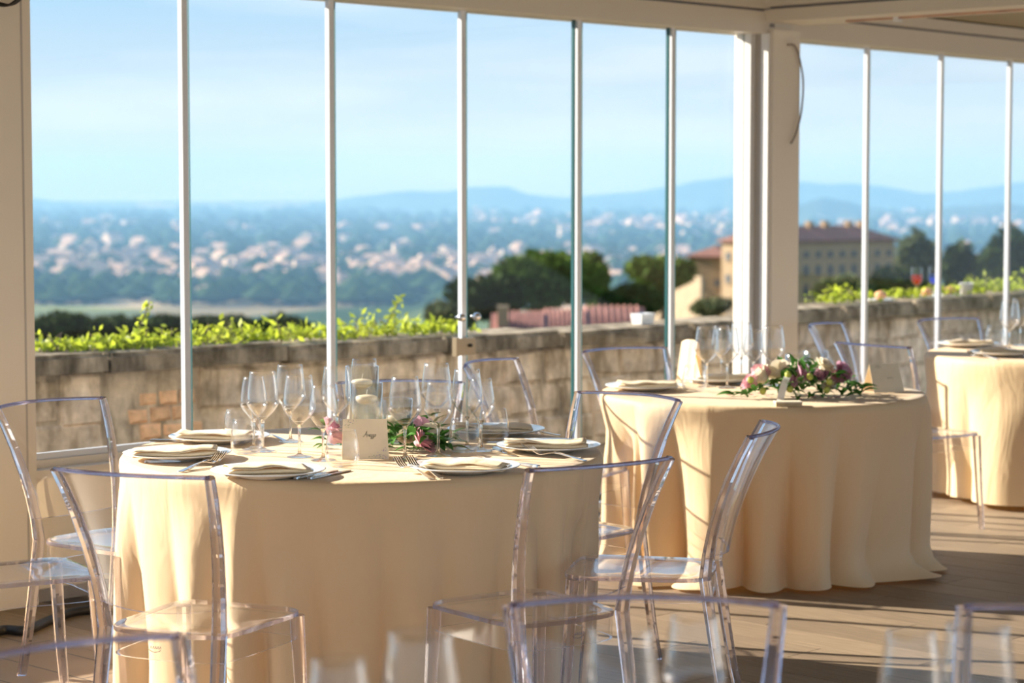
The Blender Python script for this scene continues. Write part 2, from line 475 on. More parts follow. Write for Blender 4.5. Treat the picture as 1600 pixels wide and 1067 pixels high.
sc_ = MB(); A.box(sc_, uP0 - 0.03, uP0 + 0.0, 0.155, 0.166, RAIL_Z + 0.03, RAIL_Z + 0.05); sc_.obj('screw_cap', M['groove'], p2)

# rails (fascia over the glass), groove and upper band
def rail(n, run, u0, u1):
    mb = MB()
    run.box(mb, u0, u1, -0.09, 0.12, RAIL_Z, RAIL_Z + 0.115)
    run.box(mb, u0, u1, -0.09, 0.11, RAIL_Z + 0.115, RAIL_Z + 0.13, 1)
    run.box(mb, u0, u1, -0.09, 0.14, RAIL_Z + 0.13, RAIL_Z + 0.19)
    return struct(mb.obj('trim_%d' % n, [M['frame'], M['groove']]))
r1 = rail(3, A, uA[-1] - 8, uP1)
r2 = rail(4, B, -0.38, END_B)
# cross beam from the corner pillar into the room
cb = MB()
A.box(cb, uP0 - 0.02, uP1 + 0.1, 0.10, 7.0, RAIL_Z + 0.06, RAIL_Z + 0.125)
A.box(cb, uP0 - 0.005, uP1 + 0.09, 0.10, 7.0, RAIL_Z + 0.125, RAIL_Z + 0.14, 1)
A.box(cb, uP0 - 0.04, uP1 + 0.12, 0.10, 7.0, RAIL_Z + 0.14, RAIL_Z + 0.19)
beam = struct(cb.obj('trim_5', [M['frame'], M['groove']]))
st = MB(); A.box(st, uP0 + 0.17, uP0 + 0.2, 0.5, 4.9, RAIL_Z + 0.05, RAIL_Z + 0.06); st.obj('copper_strip', M['copper'], beam)
clip_me = None
for i in range(4):
    c = MB(); v = 0.8 + i * 0.8
    A.box(c, uP0 + 0.165, uP0 + 0.205, v, v + 0.03, RAIL_Z + 0.035, RAIL_Z + 0.06)
    c.obj('strip_clip', M['white_frame'], beam)
# ceiling: fabric roof of slats
ce = struct(MB().add([A.p(-6, -0.3, 2.70), A.p(14, -0.3, 2.70), A.p(14, 7.0, 2.70), A.p(-6, 7.0, 2.70), A.p(-6, -0.3, 2.64), A.p(14, -0.3, 2.64), A.p(14, 7.0, 2.64), A.p(-6, 7.0, 2.64)],
        [(0, 1, 2, 3), (7, 6, 5, 4), (0, 4, 5, 1), (1, 5, 6, 2), (2, 6, 7, 3), (3, 7, 4, 0)]).obj('ceiling', M['ceiling']))
for i in range(15):
    s = MB(); v = 0.3 + i * 0.45
    A.box(s, -3, 12, v, v + 0.43, 2.625, 2.64); s.obj('slat', M['ceiling'], ce)
bk = MB(); A.box(bk, uP0 - 0.02, uP0 + 0.04, 0.14, 0.22, RAIL_Z + 0.19, RAIL_Z + 0.215); bk.obj('corner_bracket', M['black'], ce)

# glass panels
def panel(n, run, ua, ub, low=LOW, strip=True):
    mb = MB()
    # vertical edge profile at the right-hand end, shoe at the bottom
    e = ub - 0.03 if strip else ub
    if strip: run.box(mb, ub - 0.032, ub - 0.002, -0.012, 0.012, low, RAIL_Z)
    run.box(mb, ua + 0.012, e, -0.010, 0.010, low, low + 0.025)
    o = struct(mb.obj('window_%d' % n, M['seal']))
    pb = MB()
    x = [run.p(u, v, z) for z in (low + 0.02, RAIL_Z - 0.002) for v in (-0.005, 0.005) for u in (ua + 0.012, e)]
    pb.add(x, [(0, 1, 5, 4), (3, 2, 6, 7)], 0)
    pb.add(x, [(0, 2, 3, 1), (4, 5, 7, 6), (1, 3, 7, 5), (2, 0, 4, 6)], 1)
    pb.obj('pane', [M['pane'], M['pane_edge']], o)
    return o
la = [50, 293, 521, 726, 906, 1052, 1180]
wins = []
for i in range(6):
    ub = uA[la[i + 1]] if i < 5 else uP0 - 0.05
    wn_ = panel(i + 1, A, uA[la[i]], ub, SILL_Z + 0.03 if i == 0 else LOW, i < 5)
    wins.append(wn_)
    if i in (3, 4):
        eb = MB(); A.box(eb, ub - 0.054, ub - 0.045, -0.009, 0.009, LOW, RAIL_Z); eb.obj('glass_edge', M['pane_edge'], wn_)
lb = [uB[1250] - 0.08, uB[1355], uB[1470], uB[1577], uB[1577] + 0.8, uB[1577] + 1.6, uB[1577] + 2.4]
for i in range(6):
    panel(7 + i, B, lb[i], lb[i + 1])
# lock and knobs on the panel that opens
um = uA[726] - 0.02
lk = MB(); A.box(lk, um - 0.05, um + 0.05, 0.012, 0.03, 1.04, 1.04 + 0.0)
zc = (at_d(727, 541, A.p(um, 0, 0)[1])).z
zk = (at_d(727, 495, A.p(um, 0, 0)[1])).z
lk = MB(); A.box(lk, um - 0.055, um + 0.055, 0.012, 0.034, zc - 0.04, zc + 0.04)
A.box(lk, um - 0.075, um - 0.055, 0.012, 0.040, zc - 0.042, zc + 0.045)
lo = lk.obj('lock_plate', M['brass'], wins[2])
kh = MB(); q = A.p(um + 0.02, 0.038, zc + 0.005); kh.lathe([(0, -.009), (.009, -.006), (.011, 0), (.009, .006), (0, .009)], 10, c=q); kh.obj('keyhole', M['black'], lo)
for du in (-0.045, 0.055):
    kn = MB(); q = A.p(um + du, 0.045, zk)
    kn.lathe([(0, -.020), (.012, -.017), (.020, -.006), (.020, .006), (.012, .017), (0, .020)], 14, c=q)
    kn.tube([A.p(um + du, 0.005, zk), A.p(um + du, 0.03, zk)], 0.006)
    kn.obj('knob', M['chrome'], wins[2])

# hanging cable at the corner pillar, black cable bundle at the left pillar
def along(run, v, pts):
    out = []
    for px, py in pts:
        u = run.u(px, v); q = run.p(u, v, 0); out.append(tuple(at_d(px, py, q[1])))
    return out
def smooth_path(pts, n=6):
    P = [Vector(p) for p in pts]; out = []
    for i in range(len(P) - 1):
        p0, p1, p2_, p3 = P[max(i - 1, 0)], P[i], P[i + 1], P[min(i + 2, len(P) - 1)]
        for k in range(n):
            t = k / n
            out.append(0.5 * ((2 * p1) + (p2_ - p0) * t + (2 * p0 - 5 * p1 + 4 * p2_ - p3) * t * t + (3 * p1 - p0 - 3 * p2_ + p3) * t ** 3))
    out.append(P[-1]); return out
cab = MB().tube(smooth_path(along(A, 0.18, [(1231, 70), (1242, 72), (1250, 95), (1255, 130), (1252, 175), (1244, 207), (1236, 224)])), 0.005, 8)
tag(cab.obj('hanging_cable', M['cable']), 'thin dark grey cable bowing out of the cream corner pillar', 'cable')
cab = MB()
for k in range(3):
    cab.tube(smooth_path(along(A, 0.15 + 0.01 * k, [(-40, -30 + 6 * k), (-18, -4 + k * 3), (8, 7 + k), (24, 5 - 2 * k), (36, -8 - k * 3), (40, -30)])), 0.005, 6)
tag(cab.obj('cable_bundle', M['black']), 'black cable coil at the top of the left cream pillar', 'cable')
hose = MB().tube(smooth_path([at(-60, 1010, .02), at(0, 985, .02), at(40, 985, .02), at(75, 970, .02), at(120, 955, .02), at(200, 948, .02)]), 0.018, 10)
tag(hose.obj('floor_cable', M['black']), 'thick black cable lying on the floor below the left chairs', 'cable')

# ------------------------------------------------------------------ terrace parapet outside
PK = -2.05
PTOP = 0.72
def ptop(run, u):
    if run is B: return 0.755
    k = (u - uA[50]) / (uA[1180] - uA[50]); return 0.80 - 0.06 * max(-0.3, min(1.2, k))
par = MB()
U0, U1 = uA[50] - 3.0, A.u(1215, PK)
A.box(par, U0, U1, PK - 0.35, PK, -0.4, PTOP - 0.12)
V0, V1 = B.u(1215, PK) - 0.05, B.u(1640, PK) + 2.5
B.box(par, V0, V1, PK - 0.35, PK, -0.4, PTOP - 0.12)
parapet = struct(par.obj('wall_terrace', M['mortar']))
def block(run, u0, u1, z0, z1, proud, jit):
    v0, v1 = PK - 0.05, PK + proud
    j = lambda a: a + R.uniform(-jit, jit)
    mb = MB()
    back = [(u0, v0, z0), (u1, v0, z0), (u1, v0, z1), (u0, v0, z1)]
    mid = [(j(u0), v1 - 0.018, j(z0)), (j(u1), v1 - 0.018, j(z0)), (j(u1), v1 - 0.018, j(z1)), (j(u0), v1 - 0.018, j(z1))]
    e = 0.016
    sg = [(1, 1), (-1, 1), (-1, -1), (1, -1)]
    fr = [(m[0] + e * a, v1, m[2] + e * b) for m, (a, b) in zip(mid, sg)]
    vs = [run.p(*q) for q in back + mid + fr]
    fs = [(8, 9, 10, 11)]
    for k in range(4):
        k2 = (k + 1) % 4
        fs += [(k, k2, 4 + k2, 4 + k), (4 + k, 4 + k2, 8 + k2, 8 + k)]
    return mb.add(vs, fs)
ub0, ub1 = A.u(192, PK), A.u(292, PK)
def course(run, ua, ub):
    z = 0.02
    while z < PTOP - 0.2:
        h = R.uniform(0.13, 0.24)
        last = z + h > PTOP - 0.20
        if last: h = PTOP - 0.13 - z
        u = ua + R.uniform(-0.3, 0)
        while u < ub:
            L = R.uniform(0.18, 0.50)
            if not (run is A and u + L > ub0 and u < ub1):
                z1 = ptop(run, u + L / 2) - 0.112 if last else z + h
                block(run, u + 0.008, u + L - 0.008, z + 0.007, z1 - 0.007, R.uniform(0.004, 0.03), 0.022).obj('stone', M['stone'], parapet)
            u += L
        z += h
course(A, U0 + 2.2, U1 - 0.4); course(B, V0 + 0.3, V1 - 1.2)
z = 0.05; row = 0
while z < PTOP - 0.2:
    u = ub0 + (row % 2) * 0.07 + 0.02
    while u < ub1 - 0.03:
        L = R.uniform(0.12, 0.16)
        block(A, u, u + L - 0.015, z, z + 0.072, R.uniform(0.01, 0.03), 0.006).obj('brick', M['brick'], parapet)
        u += L
    z += 0.086; row += 1
for run, ua, ub in ((A, U0, U1), (B, V0, V1)):
    u = ua
    while u < ub:
        L = R.uniform(0.7, 1.3); dz = R.uniform(-0.012, 0.0); dv = R.uniform(0, 0.03)
        mb = MB(); u2 = min(u + L, ub); zt = ptop(run, u)
        run.box(mb, u + 0.01, u2 - 0.01, PK - 0.42, PK + 0.06 + dv, zt - 0.105, zt + dz - 0.02)
        run.box(mb, u + 0.03, u2 - 0.03, PK - 0.40, PK + 0.035 + dv, zt + dz - 0.02, zt + dz)
        mb.obj('coping_stone', M['coping'], parapet)
        bed = MB(); run.box(bed, u, u2, PK - 0.35, PK - 0.004, PTOP - 0.14, zt - 0.1); bed.obj('mortar_bed', M['mortar'], parapet)
        u += L

def on_parapet(px, py=None, dv=-0.12):
    run = A if px < 1200 else B
    uu = run.u(px, PK + dv); q = run.p(uu, PK + dv, ptop(run, uu))
    return Vector(q)

# leaf clouds
def leaf_cloud(mb, n, fn, size, mi=0, jitter=0.5):
    for _ in range(n):
        p = Vector(fn())
        s = size * R.uniform(1 - jitter, 1 + jitter)
        a = Vector((R.gauss(0, 1), R.gauss(0, 1), R.gauss(0, 1))).normalized()
        b = a.orthogonal().normalized(); b.rotate(Matrix.Rotation(R.uniform(0, 6.28), 3, a))
        c = a.cross(b)
        mb.add([p - b * s, p + c * s * 0.45, p + b * s, p - c * s * 0.45], [(0, 1, 2, 3)], mi)
    return mb
def in_ball(c, rx, ry, rz, shell=0.55):
    def f():
        d = Vector((R.gauss(0, 1), R.gauss(0, 1), R.gauss(0, 1))).normalized()
        r = shell + (1 - shell) * R.random()
        return (c[0] + d.x * rx * r, c[1] + d.y * ry * r, c[2] + d.z * rz * r)
    return f

# vines trailing on top of the parapet
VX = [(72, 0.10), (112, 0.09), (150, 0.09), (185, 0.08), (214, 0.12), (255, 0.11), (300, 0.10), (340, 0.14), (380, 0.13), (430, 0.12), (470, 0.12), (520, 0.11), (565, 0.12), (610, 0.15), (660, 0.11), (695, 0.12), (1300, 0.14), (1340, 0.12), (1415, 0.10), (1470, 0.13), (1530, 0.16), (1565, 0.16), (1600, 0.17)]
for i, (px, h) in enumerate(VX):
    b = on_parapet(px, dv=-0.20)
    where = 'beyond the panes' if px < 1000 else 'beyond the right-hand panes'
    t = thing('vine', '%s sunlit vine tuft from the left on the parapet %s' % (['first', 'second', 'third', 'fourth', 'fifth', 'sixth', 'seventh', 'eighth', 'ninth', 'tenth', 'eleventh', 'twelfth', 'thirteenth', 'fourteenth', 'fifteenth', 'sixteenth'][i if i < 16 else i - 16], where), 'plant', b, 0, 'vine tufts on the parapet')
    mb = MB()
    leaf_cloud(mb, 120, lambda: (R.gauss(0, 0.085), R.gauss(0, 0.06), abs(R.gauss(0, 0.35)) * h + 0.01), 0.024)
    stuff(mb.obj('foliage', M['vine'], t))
    sm = MB()
    for k in range(4):
        sm.tube([(R.uniform(-.08, .08), R.uniform(-.05, .05), 0), (R.uniform(-.1, .1), R.uniform(-.05, .05), h * R.uniform(.5, 1))], 0.003, 5)
    if px == 214 or px == 610:
        top = 0.24
        lf = MB()
        for k in range(16):
            zz = 0.06 + k * (top - 0.06) / 15; xx = 0.02 * sin(k * 2.1) + 0.06 * (k / 15) ** 2
            leaf_cloud(lf, 2, lambda: (xx + R.gauss(0, .012), R.gauss(0, .012), zz), 0.022)
        lf.obj('sprig', M['vine'], t)
        sm.tube([(0, 0, 0), (0.01, 0, .12), (0.06, 0, top)], 0.003, 5)
    stuff(sm.obj('stems', M['bark'], t))

# small things standing on the parapet
b = on_parapet(1005)
t = thing('serving_dish', 'small white rectangular dish on the parapet left of the corner pillar', 'dish', b, A.ang)
mb = MB(); mb.add([(-.06, -.04, 0), (.06, -.04, 0), (.06, .04, 0), (-.06, .04, 0), (-.07, -.05, .07), (.07, -.05, .07), (.07, .05, .07), (-.07, .05, .07), (-.06, -.04, .065), (.06, -.04, .065), (.06, .04, .065), (-.06, .04, .065), (-.05, -.035, .01), (.05, -.035, .01), (.05, .035, .01), (-.05, .035, .01)],
       [(3, 2, 1, 0), (0, 1, 5, 4), (1, 2, 6, 5), (2, 3, 7, 6), (3, 0, 4, 7), (4, 5, 9, 8), (5, 6, 10, 9), (6, 7, 11, 10), (7, 4, 8, 11), (8, 9, 13, 12), (9, 10, 14, 13), (10, 11, 15, 14), (11, 8, 12, 15), (12, 13, 14, 15)])
mb.obj('bowl', M['china'], t)
for k, (px, mat, lab) in enumerate([(1434, 'aperitif', 'balloon glass of orange drink on the parapet behind the right-hand panes'), (1461, 'bluedrink', 'glass of blue drink on the parapet just left of the mullion')]):
    t = thing('cocktail_glass', lab, 'glass', on_parapet(px), 0, 'drinks on the parapet')
    MB().lathe([(.045, 0), (.04, .004), (.006, .010), (.005, .10)], 20).obj('stem', M['stem'], t)
    MB().lathe([(.005, .10), (.03, .115), (.045, .15), (.046, .19), (.038, .25)], 20).obj('bowl', M['bowl'], t)
    MB().lathe([(0, .105), (.028, .118), (.042, .15), (.043, .185), (0, .185)], 20).obj('drink', M[mat], t)
for px, lab in [(1378, 'round crusty roll on a white tray, leftmost on the parapet'), (1450, 'flat roll on the parapet behind the blue drink'), (1487, 'round crusty roll beside the white pot on the parapet')]:
    b = on_parapet(px, dv=-0.14)
    tr = MB(); q = Vector(b)
    tr.lathe([(0, 0), (.10, 0), (.11, .012), (.10, .010), (0, .006)], 24)
    tag(tr.obj('tray', M['china'], None, loc=q), 'flat white tray under the %s' % lab.split(',')[0].replace(' on a white tray', '').replace(' on the parapet behind the blue drink', ' near the blue drink').replace(' beside the white pot on the parapet', ' near the white pot'), 'tray', 'trays on the parapet')
    br = MB().lathe([(0, 0), (.035, .002), (.05, .02), (.045, .045), (.025, .062), (0, .066)], 16)
    tag(br.obj('bread_roll', M['bread'], None, loc=q + Vector((0, 0, .011))), lab, 'bread', 'bread on the parapet')
pot = MB().lathe([(0, 0), (.045, 0), (.06, .1), (.062, .10), (.055, .095), (.042, .01), (0, .01)], 20)
tag(pot.obj('plant_pot', M['china'], None, loc=on_parapet(1512, dv=-0.10)), 'small white round pot on the parapet at the right', 'pot')

# ------------------------------------------------------------------ landscape
PLAIN = -100.0
def mat_plain_fields():
    b = NT('patchwork_fields')
    g = b.n('ShaderNodeTexCoord')
    mp = b.n('ShaderNodeMapping', {'Vector': g.outputs['Object'], 'Scale': (0.0036, 0.0011, 1.0)})
    vo = b.n('ShaderNodeTexVoronoi', {'Vector': mp.outputs[0], 'Scale': 1.5})
    hs = b.n('ShaderNodeSeparateColor', {'Color': vo.outputs['Color']})
    cr = b.n('ShaderNodeValToRGB', {'Fac': hs.outputs[0]})
    el = cr.color_ramp.elements
    el[0].position = 0.0; el[0].color = (0.035, 0.06, 0.03, 1)
    el[1].position = 1.0; el[1].color = (0.55, 0.39, 0.25, 1)
    for p_, c_ in ((0.35, (0.05, 0.08, 0.03)), (0.5, (0.10, 0.13, 0.05)), (0.7, (0.17, 0.18, 0.07)), (0.85, (0.28, 0.22, 0.13))):
        e_ = el.new(p_); e_.color = c4(c_)
    nz = b.n('ShaderNodeTexNoise', {'Vector': g.outputs['Object'], 'Scale': 0.004, 'Detail': 6.0})
    r = b.n('ShaderNodeMapRange', {'Value': nz.outputs[0], 'From Min': 0.3, 'From Max': 0.7, 'To Min': 0.5, 'To Max': 1.4})
    v = b.n('ShaderNodeVectorMath', {0: cr.outputs[0], 'Scale': r.outputs[0]}, operation='SCALE')
    p = b.n('ShaderNodeBsdfPrincipled', {'Base Color': v.outputs[0], 'Roughness': 0.95, 'Specular IOR Level': 0.0})
    b.l(p.outputs[0], b.out.inputs['Surface'])
    return b.m
pl = MB()
def plain_fn(i, j):
    y = [17, 60, 150, 350, 700, 1400, 3000, 8000, 26000][j]
    x = (-1 + 2 * i / 12) * (y * 1.7 + 150)
    z = [-2.5, -7, -16, -40, -78, PLAIN, PLAIN, PLAIN, PLAIN][j]
    return (x, y, z)
pl.grid(plain_fn, 13, 9)
struct(pl.obj('terrain', mat_plain_fields()))

# mountains on the horizon
RIDGE = [(-4200, 300), (-2600, 290), (-1500, 312), (-900, 300), (-400, 306), (0, 309), (60, 310), (100, 316), (150, 319), (220, 325), (300, 328), (450, 325), (520, 312), (580, 304), (640, 298), (690, 300), (740, 292), (790, 291), (830, 304), (880, 309), (940, 304), (1000, 299), (1050, 290), (1100, 281), (1150, 275), (1190, 275), (1250, 284), (1300, 288), (1330, 286), (1380, 291), (1440, 302), (1490, 299), (1540, 292), (1600, 284), (1700, 280), (2000, 300), (2700, 280), (3600, 300), (5200, 310)]
def ridge_y(px, pts):
    for (a, b), (c, d) in zip(pts, pts[1:]):
        if a <= px <= c:
            t = (px - a) / (c - a); t = t * t * (3 - 2 * t); return b + (d - b) * t
    return pts[-1][1]
def mountains(name, pts, dist, depth, rough):
    mb = MB(); rr = random.Random(3)
    n = 321
    px0, px1 = pts[0][0], pts[-1][0]
    ph = [rr.uniform(0, 6) for _ in range(6)]
    def fn(i, j):
        px = px0 + (px1 - px0) * i / (n - 1)
        top = at_d(px, ridge_y(px, pts), dist).z
        y = dist + (j - 4) / 4 * depth
        k = 1 - abs(j - 4) / 4
        k = k * k * (3 - 2 * k)
        x = (px - 800) / F * y
        spur = 0.5 + 0.5 * sin(x * 0.012 + ph[0] + 0.7 * sin(x * 0.004)) * sin(x * 0.005 + ph[1])
        zz = PLAIN - 5 + (top - PLAIN + 5) * (k * (1 - rough * spur * (1 - k) * 1.5))
        return (x, y, zz)
    mb.grid(fn, n, 9)
    return struct(mb.obj(name, M['mount']))
M['mount'] = mat_plain('wooded_mountain', (0.05, 0.07, 0.045), 0.95, var=0.4, scale=0.003, spec=0.0)
mountains('mountain_range', RIDGE, 11500, 1500, 0.5)
RIDGE2 = [(1180, 335), (1240, 322), (1285, 309), (1320, 314), (1360, 326), (1430, 332), (1500, 322), (1560, 318), (1640, 325), (1700, 335)]
mountains('foothill', RIDGE2, 7200, 700, 0.5)

# the town on the plain: thousands of little houses and trees
tw = MB(); tr_ = MB()
rt = random.Random(5)
def house(mb, x, y, z, w, d, h, a):
    ca, sa = cos(a), sin(a)
    def tf(q): return (x + q[0] * ca - q[1] * sa, y + q[0] * sa + q[1] * ca, z + q[2])
    c = rt.choice((0, 0, 0, 1))
    vs = [tf(q) for q in [(-w, -d, 0), (w, -d, 0), (w, d, 0), (-w, d, 0), (-w, -d, h), (w, -d, h), (w, d, h), (-w, d, h), (-w, 0, h * 1.35), (w, 0, h * 1.35)]]
    mb.add(vs, [(0, 1, 5, 4), (1, 2, 6, 5), (2, 3, 7, 6), (3, 0, 4, 7), (4, 7, 8), (5, 9, 6)], c)
    mb.add(vs, [(4, 5, 9, 8), (6, 7, 8, 9)], 2)
clusters = []
for _ in range(110):
    py = rt.choice((rt.uniform(342, 372), rt.uniform(365, 440), rt.uniform(410, 460)))
    clusters.append((rt.uniform(-1100, 2000), py, rt.uniform(30, 130), rt.uniform(2, 9)))
for px in range(420, 720, 30): clusters.append((px, 435, 50, 12))
for px in range(60, 300, 30): clusters.append((px, 430, 40, 12))
for px in range(900, 1140, 40): clusters.append((px, 362, 60, 6))
for cx, cy, sx, sy in clusters:
    for _ in range(9):
        px = rt.gauss(cx, sx); py = rt.gauss(cy, sy)
        if py < 338 or py > 470: continue
        p = at(px, py, PLAIN)
        k = 1.0 + (p.y / 4000)
        house(tw, p.x, p.y, PLAIN, rt.uniform(4, 9) * k, rt.uniform(3.5, 7) * k, rt.uniform(5, 11) * k, rt.uniform(0, 3))
for _ in range(6000):
    px = rt.uniform(-1300, 2300); py = 338 + 140 * rt.random() ** 1.3
    p = at(px, py, PLAIN); s = rt.uniform(5, 11) * (1 + p.y / 3500)
    vs = [(p.x + s * cos(k * 1.047) * 1.3, p.y + s * sin(k * 1.047) * 1.3, PLAIN + s * 0.5) for k in range(6)]
    vs += [(p.x, p.y, PLAIN + s * 1.3), (p.x, p.y, PLAIN)]
    tr_.add(vs, [(k, (k + 1) % 6, 6) for k in range(6)] + [((k + 1) % 6, k, 7) for k in range(6)], 0)
M['house_white'] = mat_plain('town_plaster', (0.58, 0.44, 0.34), 0.9, spec=0.0)
M['house_ochre'] = mat_plain('town_ochre', (0.52, 0.36, 0.25), 0.9, spec=0.0)
M['house_roof'] = mat_plain('town_roofs', (0.40, 0.27, 0.20), 0.9, spec=0.0)
M['far_tree'] = mat_plain('far_tree', (0.03, 0.055, 0.022), 0.95, spec=0.0)
tag(stuff(tw.obj('town_houses', [M['house_white'], M['house_ochre'], M['house_roof']])), 'hazy sprawl of little houses across the far plain', 'town')
tag(stuff(tr_.obj('plain_trees', M['far_tree'])), 'dark scattered trees across the far hazy plain', 'trees')

# haze over the plain
hz = NT('haze')
vs_ = hz.n('ShaderNodeVolumeScatter', {'Color': (0.27, 0.56, 0.95, 1), 'Density': 0.000135, 'Anisotropy': 0.1})
va_ = hz.n('ShaderNodeVolumeAbsorption', {'Color': (0.45, 0.55, 0.65, 1), 'Density': 0.00012})
vadd = hz.n('ShaderNodeAddShader', {0: vs_.outputs[0], 1: va_.outputs[0]})
hz.l(vadd.outputs[0], hz.out.inputs['Volume'])
hb = MB().box(-20000, 20000, 500, 10500, PLAIN - 40, 150)
ho = hb.obj('haze', hz.m); ho['kind'] = 'stuff'; tag(ho, 'blue haze lying over the far plain and mountains', 'haze')

# trees just below the terrace
def tree(label, px, top, wpx, hpx, dist, mat, clumps=7, leaves=420, size=None, kind='tree', trunk=True, group='trees beyond the parapet', flat=False):
    c = at_d(px, top + hpx / 2, dist); s = dist / F
    rx, rz = wpx * s / 2, hpx * s / 2
    gz = c.z - rz * (2.4 if flat else 1.3) - 1.0
    t = thing(kind, label, 'tree', (c.x, c.y, gz), 0, group)
    mb = MB(); rr = R
    for k in range(clumps):
        a = k / clumps * 2 * pi + rr.uniform(-.3, .3)
        q = rr.uniform(0.3, 0.62)
        cc = (cos(a) * rx * q * 1.05, sin(a) * rx * q, c.z - gz + (rr.uniform(-.25, .3) if not flat else rr.uniform(-.1, .25)) * rz)
        f = rr.uniform(0.42, 0.55)
        leaf_cloud(mb, leaves, in_ball(cc, rx * f, rx * f, rz * (0.66 if not flat else 0.75), 0.6), size or max(0.02 * dist / 10, 0.06))
    leaf_cloud(mb, leaves, in_ball((0, 0, c.z - gz), rx * .6, rx * .6, rz * .98, 0.6), size or max(0.02 * dist / 10, 0.06))
    stuff(mb.obj('foliage', mat, t))
    tb_ = MB()
    H = c.z - gz
    tb_.tube([(0, 0, 0), (0.05 * rx, 0, H * .5), (0, 0, H * 1.0)], [rx * .09, rx * .07, rx * .03], 8)
    for k in range(4):
        a = k * 1.6 + .4
        tb_.tube([(0, 0, H * .6), (cos(a) * rx * .5, sin(a) * rx * .5, H * 1.05)], [rx * .045, rx * .02], 6)
    tb_.obj('trunk', M['bark'], t)
    return t
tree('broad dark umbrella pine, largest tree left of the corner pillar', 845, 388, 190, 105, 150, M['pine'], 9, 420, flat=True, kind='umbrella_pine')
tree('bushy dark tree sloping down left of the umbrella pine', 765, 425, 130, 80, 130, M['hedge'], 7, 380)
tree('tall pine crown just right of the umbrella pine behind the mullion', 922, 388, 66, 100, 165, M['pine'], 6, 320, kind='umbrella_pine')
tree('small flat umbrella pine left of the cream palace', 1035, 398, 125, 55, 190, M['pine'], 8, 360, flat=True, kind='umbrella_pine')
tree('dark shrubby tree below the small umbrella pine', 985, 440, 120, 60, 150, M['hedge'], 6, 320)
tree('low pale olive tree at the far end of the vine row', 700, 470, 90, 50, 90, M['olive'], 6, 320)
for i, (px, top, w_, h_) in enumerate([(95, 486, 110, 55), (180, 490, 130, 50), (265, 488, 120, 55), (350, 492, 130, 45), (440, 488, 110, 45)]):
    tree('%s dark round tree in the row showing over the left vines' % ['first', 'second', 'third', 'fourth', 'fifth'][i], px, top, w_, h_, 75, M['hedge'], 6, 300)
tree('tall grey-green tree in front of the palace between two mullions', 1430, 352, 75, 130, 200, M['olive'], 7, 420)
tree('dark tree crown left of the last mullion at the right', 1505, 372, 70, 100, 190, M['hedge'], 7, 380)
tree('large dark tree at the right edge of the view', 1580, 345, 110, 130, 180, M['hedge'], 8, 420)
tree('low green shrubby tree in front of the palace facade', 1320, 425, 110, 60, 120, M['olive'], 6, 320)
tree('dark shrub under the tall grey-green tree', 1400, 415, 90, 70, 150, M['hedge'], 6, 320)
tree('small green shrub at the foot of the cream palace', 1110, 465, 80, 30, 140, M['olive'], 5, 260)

# the palace
def facade_block(t, corner, d1, d2, L1, L2, z0, z1, roof_h, wall_mat, over=0.6, rows1=(), rows2=(), cols1=0, cols2=0, ww=1.1, wh=1.9):
    """block with one corner toward us; d1, d2 unit directions of its two visible sides"""
    d1 = Vector(d1); d2 = Vector(d2); c = Vector(corner)
    def p(a, b, z): q = c + d1 * a + d2 * b; return (q.x, q.y, z)
    mb = MB()
    vs = [p(a, b, z) for z in (z0, z1) for a, b in ((0, 0), (L1, 0), (L1, L2), (0, L2))]
    mb.add(vs, [(0, 1, 5, 4), (1, 2, 6, 5), (2, 3, 7, 6), (3, 0, 4, 7), (4, 5, 6, 7)])
    w = mb.obj('wall', wall_mat, t)
    rb = MB(); o = over; ins = min(L1, L2) / 2
    if L1 < L2: rA, rB = (L1 / 2, ins), (L1 / 2, L2 - ins)
    else: rA, rB = (ins, L2 / 2), (L1 - ins, L2 / 2)
    vs = [p(-o, -o, z1), p(L1 + o, -o, z1), p(L1 + o, L2 + o, z1), p(-o, L2 + o, z1), p(-o, -o, z1 + .35), p(L1 + o, -o, z1 + .35), p(L1 + o, L2 + o, z1 + .35), p(-o, L2 + o, z1 + .35), p(rA[0], rA[1], z1 + roof_h), p(rB[0], rB[1], z1 + roof_h)]
    fs = [(3, 2, 1, 0), (0, 1, 5, 4), (1, 2, 6, 5), (2, 3, 7, 6), (3, 0, 4, 7)]
    fs += [(4, 5, 8), (5, 6, 9, 8), (6, 7, 9), (7, 4, 8, 9)] if L1 < L2 else [(4, 5, 9, 8), (5, 6, 9), (6, 7, 8, 9), (7, 4, 8)]
    rb.add(vs, fs); rb.obj('roof', M['rooftile'], t)
    for rows, cols, L, side in ((rows1, cols1, L1, 0), (rows2, cols2, L2, 1)):
        for (zr, hh) in rows:
            for k in range(cols):
                s = L * (k + 0.5) / cols
                def q(a, off, z): return p(a, -off, z) if side == 0 else p(-off, a, z)
                wbx = MB()
                vs = [q(s + e, off, z) for z in (zr, zr + hh) for off in (-.05, .06) for e in (-ww / 2, ww / 2)]
                wbx.add(vs, [(0, 1, 3, 2), (4, 6, 7, 5), (2, 3, 7, 6), (0, 2, 6, 4), (1, 5, 7, 3)])
                wd = wbx.obj('window', M['shutter'], t)
                sl = MB(); vs = [q(s + e, off, z) for z in (zr - .25, zr - .02) for off in (-.05, .18) for e in (-ww / 2 - .2, ww / 2 + .2)]
                sl.add(vs, [(0, 1, 3, 2), (4, 6, 7, 5), (2, 3, 7, 6), (0, 2, 6, 4), (1, 5, 7, 3)]); sl.obj('window_sill', wall_mat, wd)
    return w
D = 350.0
cor = at_d(1192, 380, D)
ztop = cor.z
zb = ztop - 13.5
t = thing('palace', 'large cream palace with red tiled roofs behind the corner pillar', 'building', (cor.x, cor.y, zb - 4))
inv = Vector((cor.x, cor.y, 0))
off = Vector((0, 0))
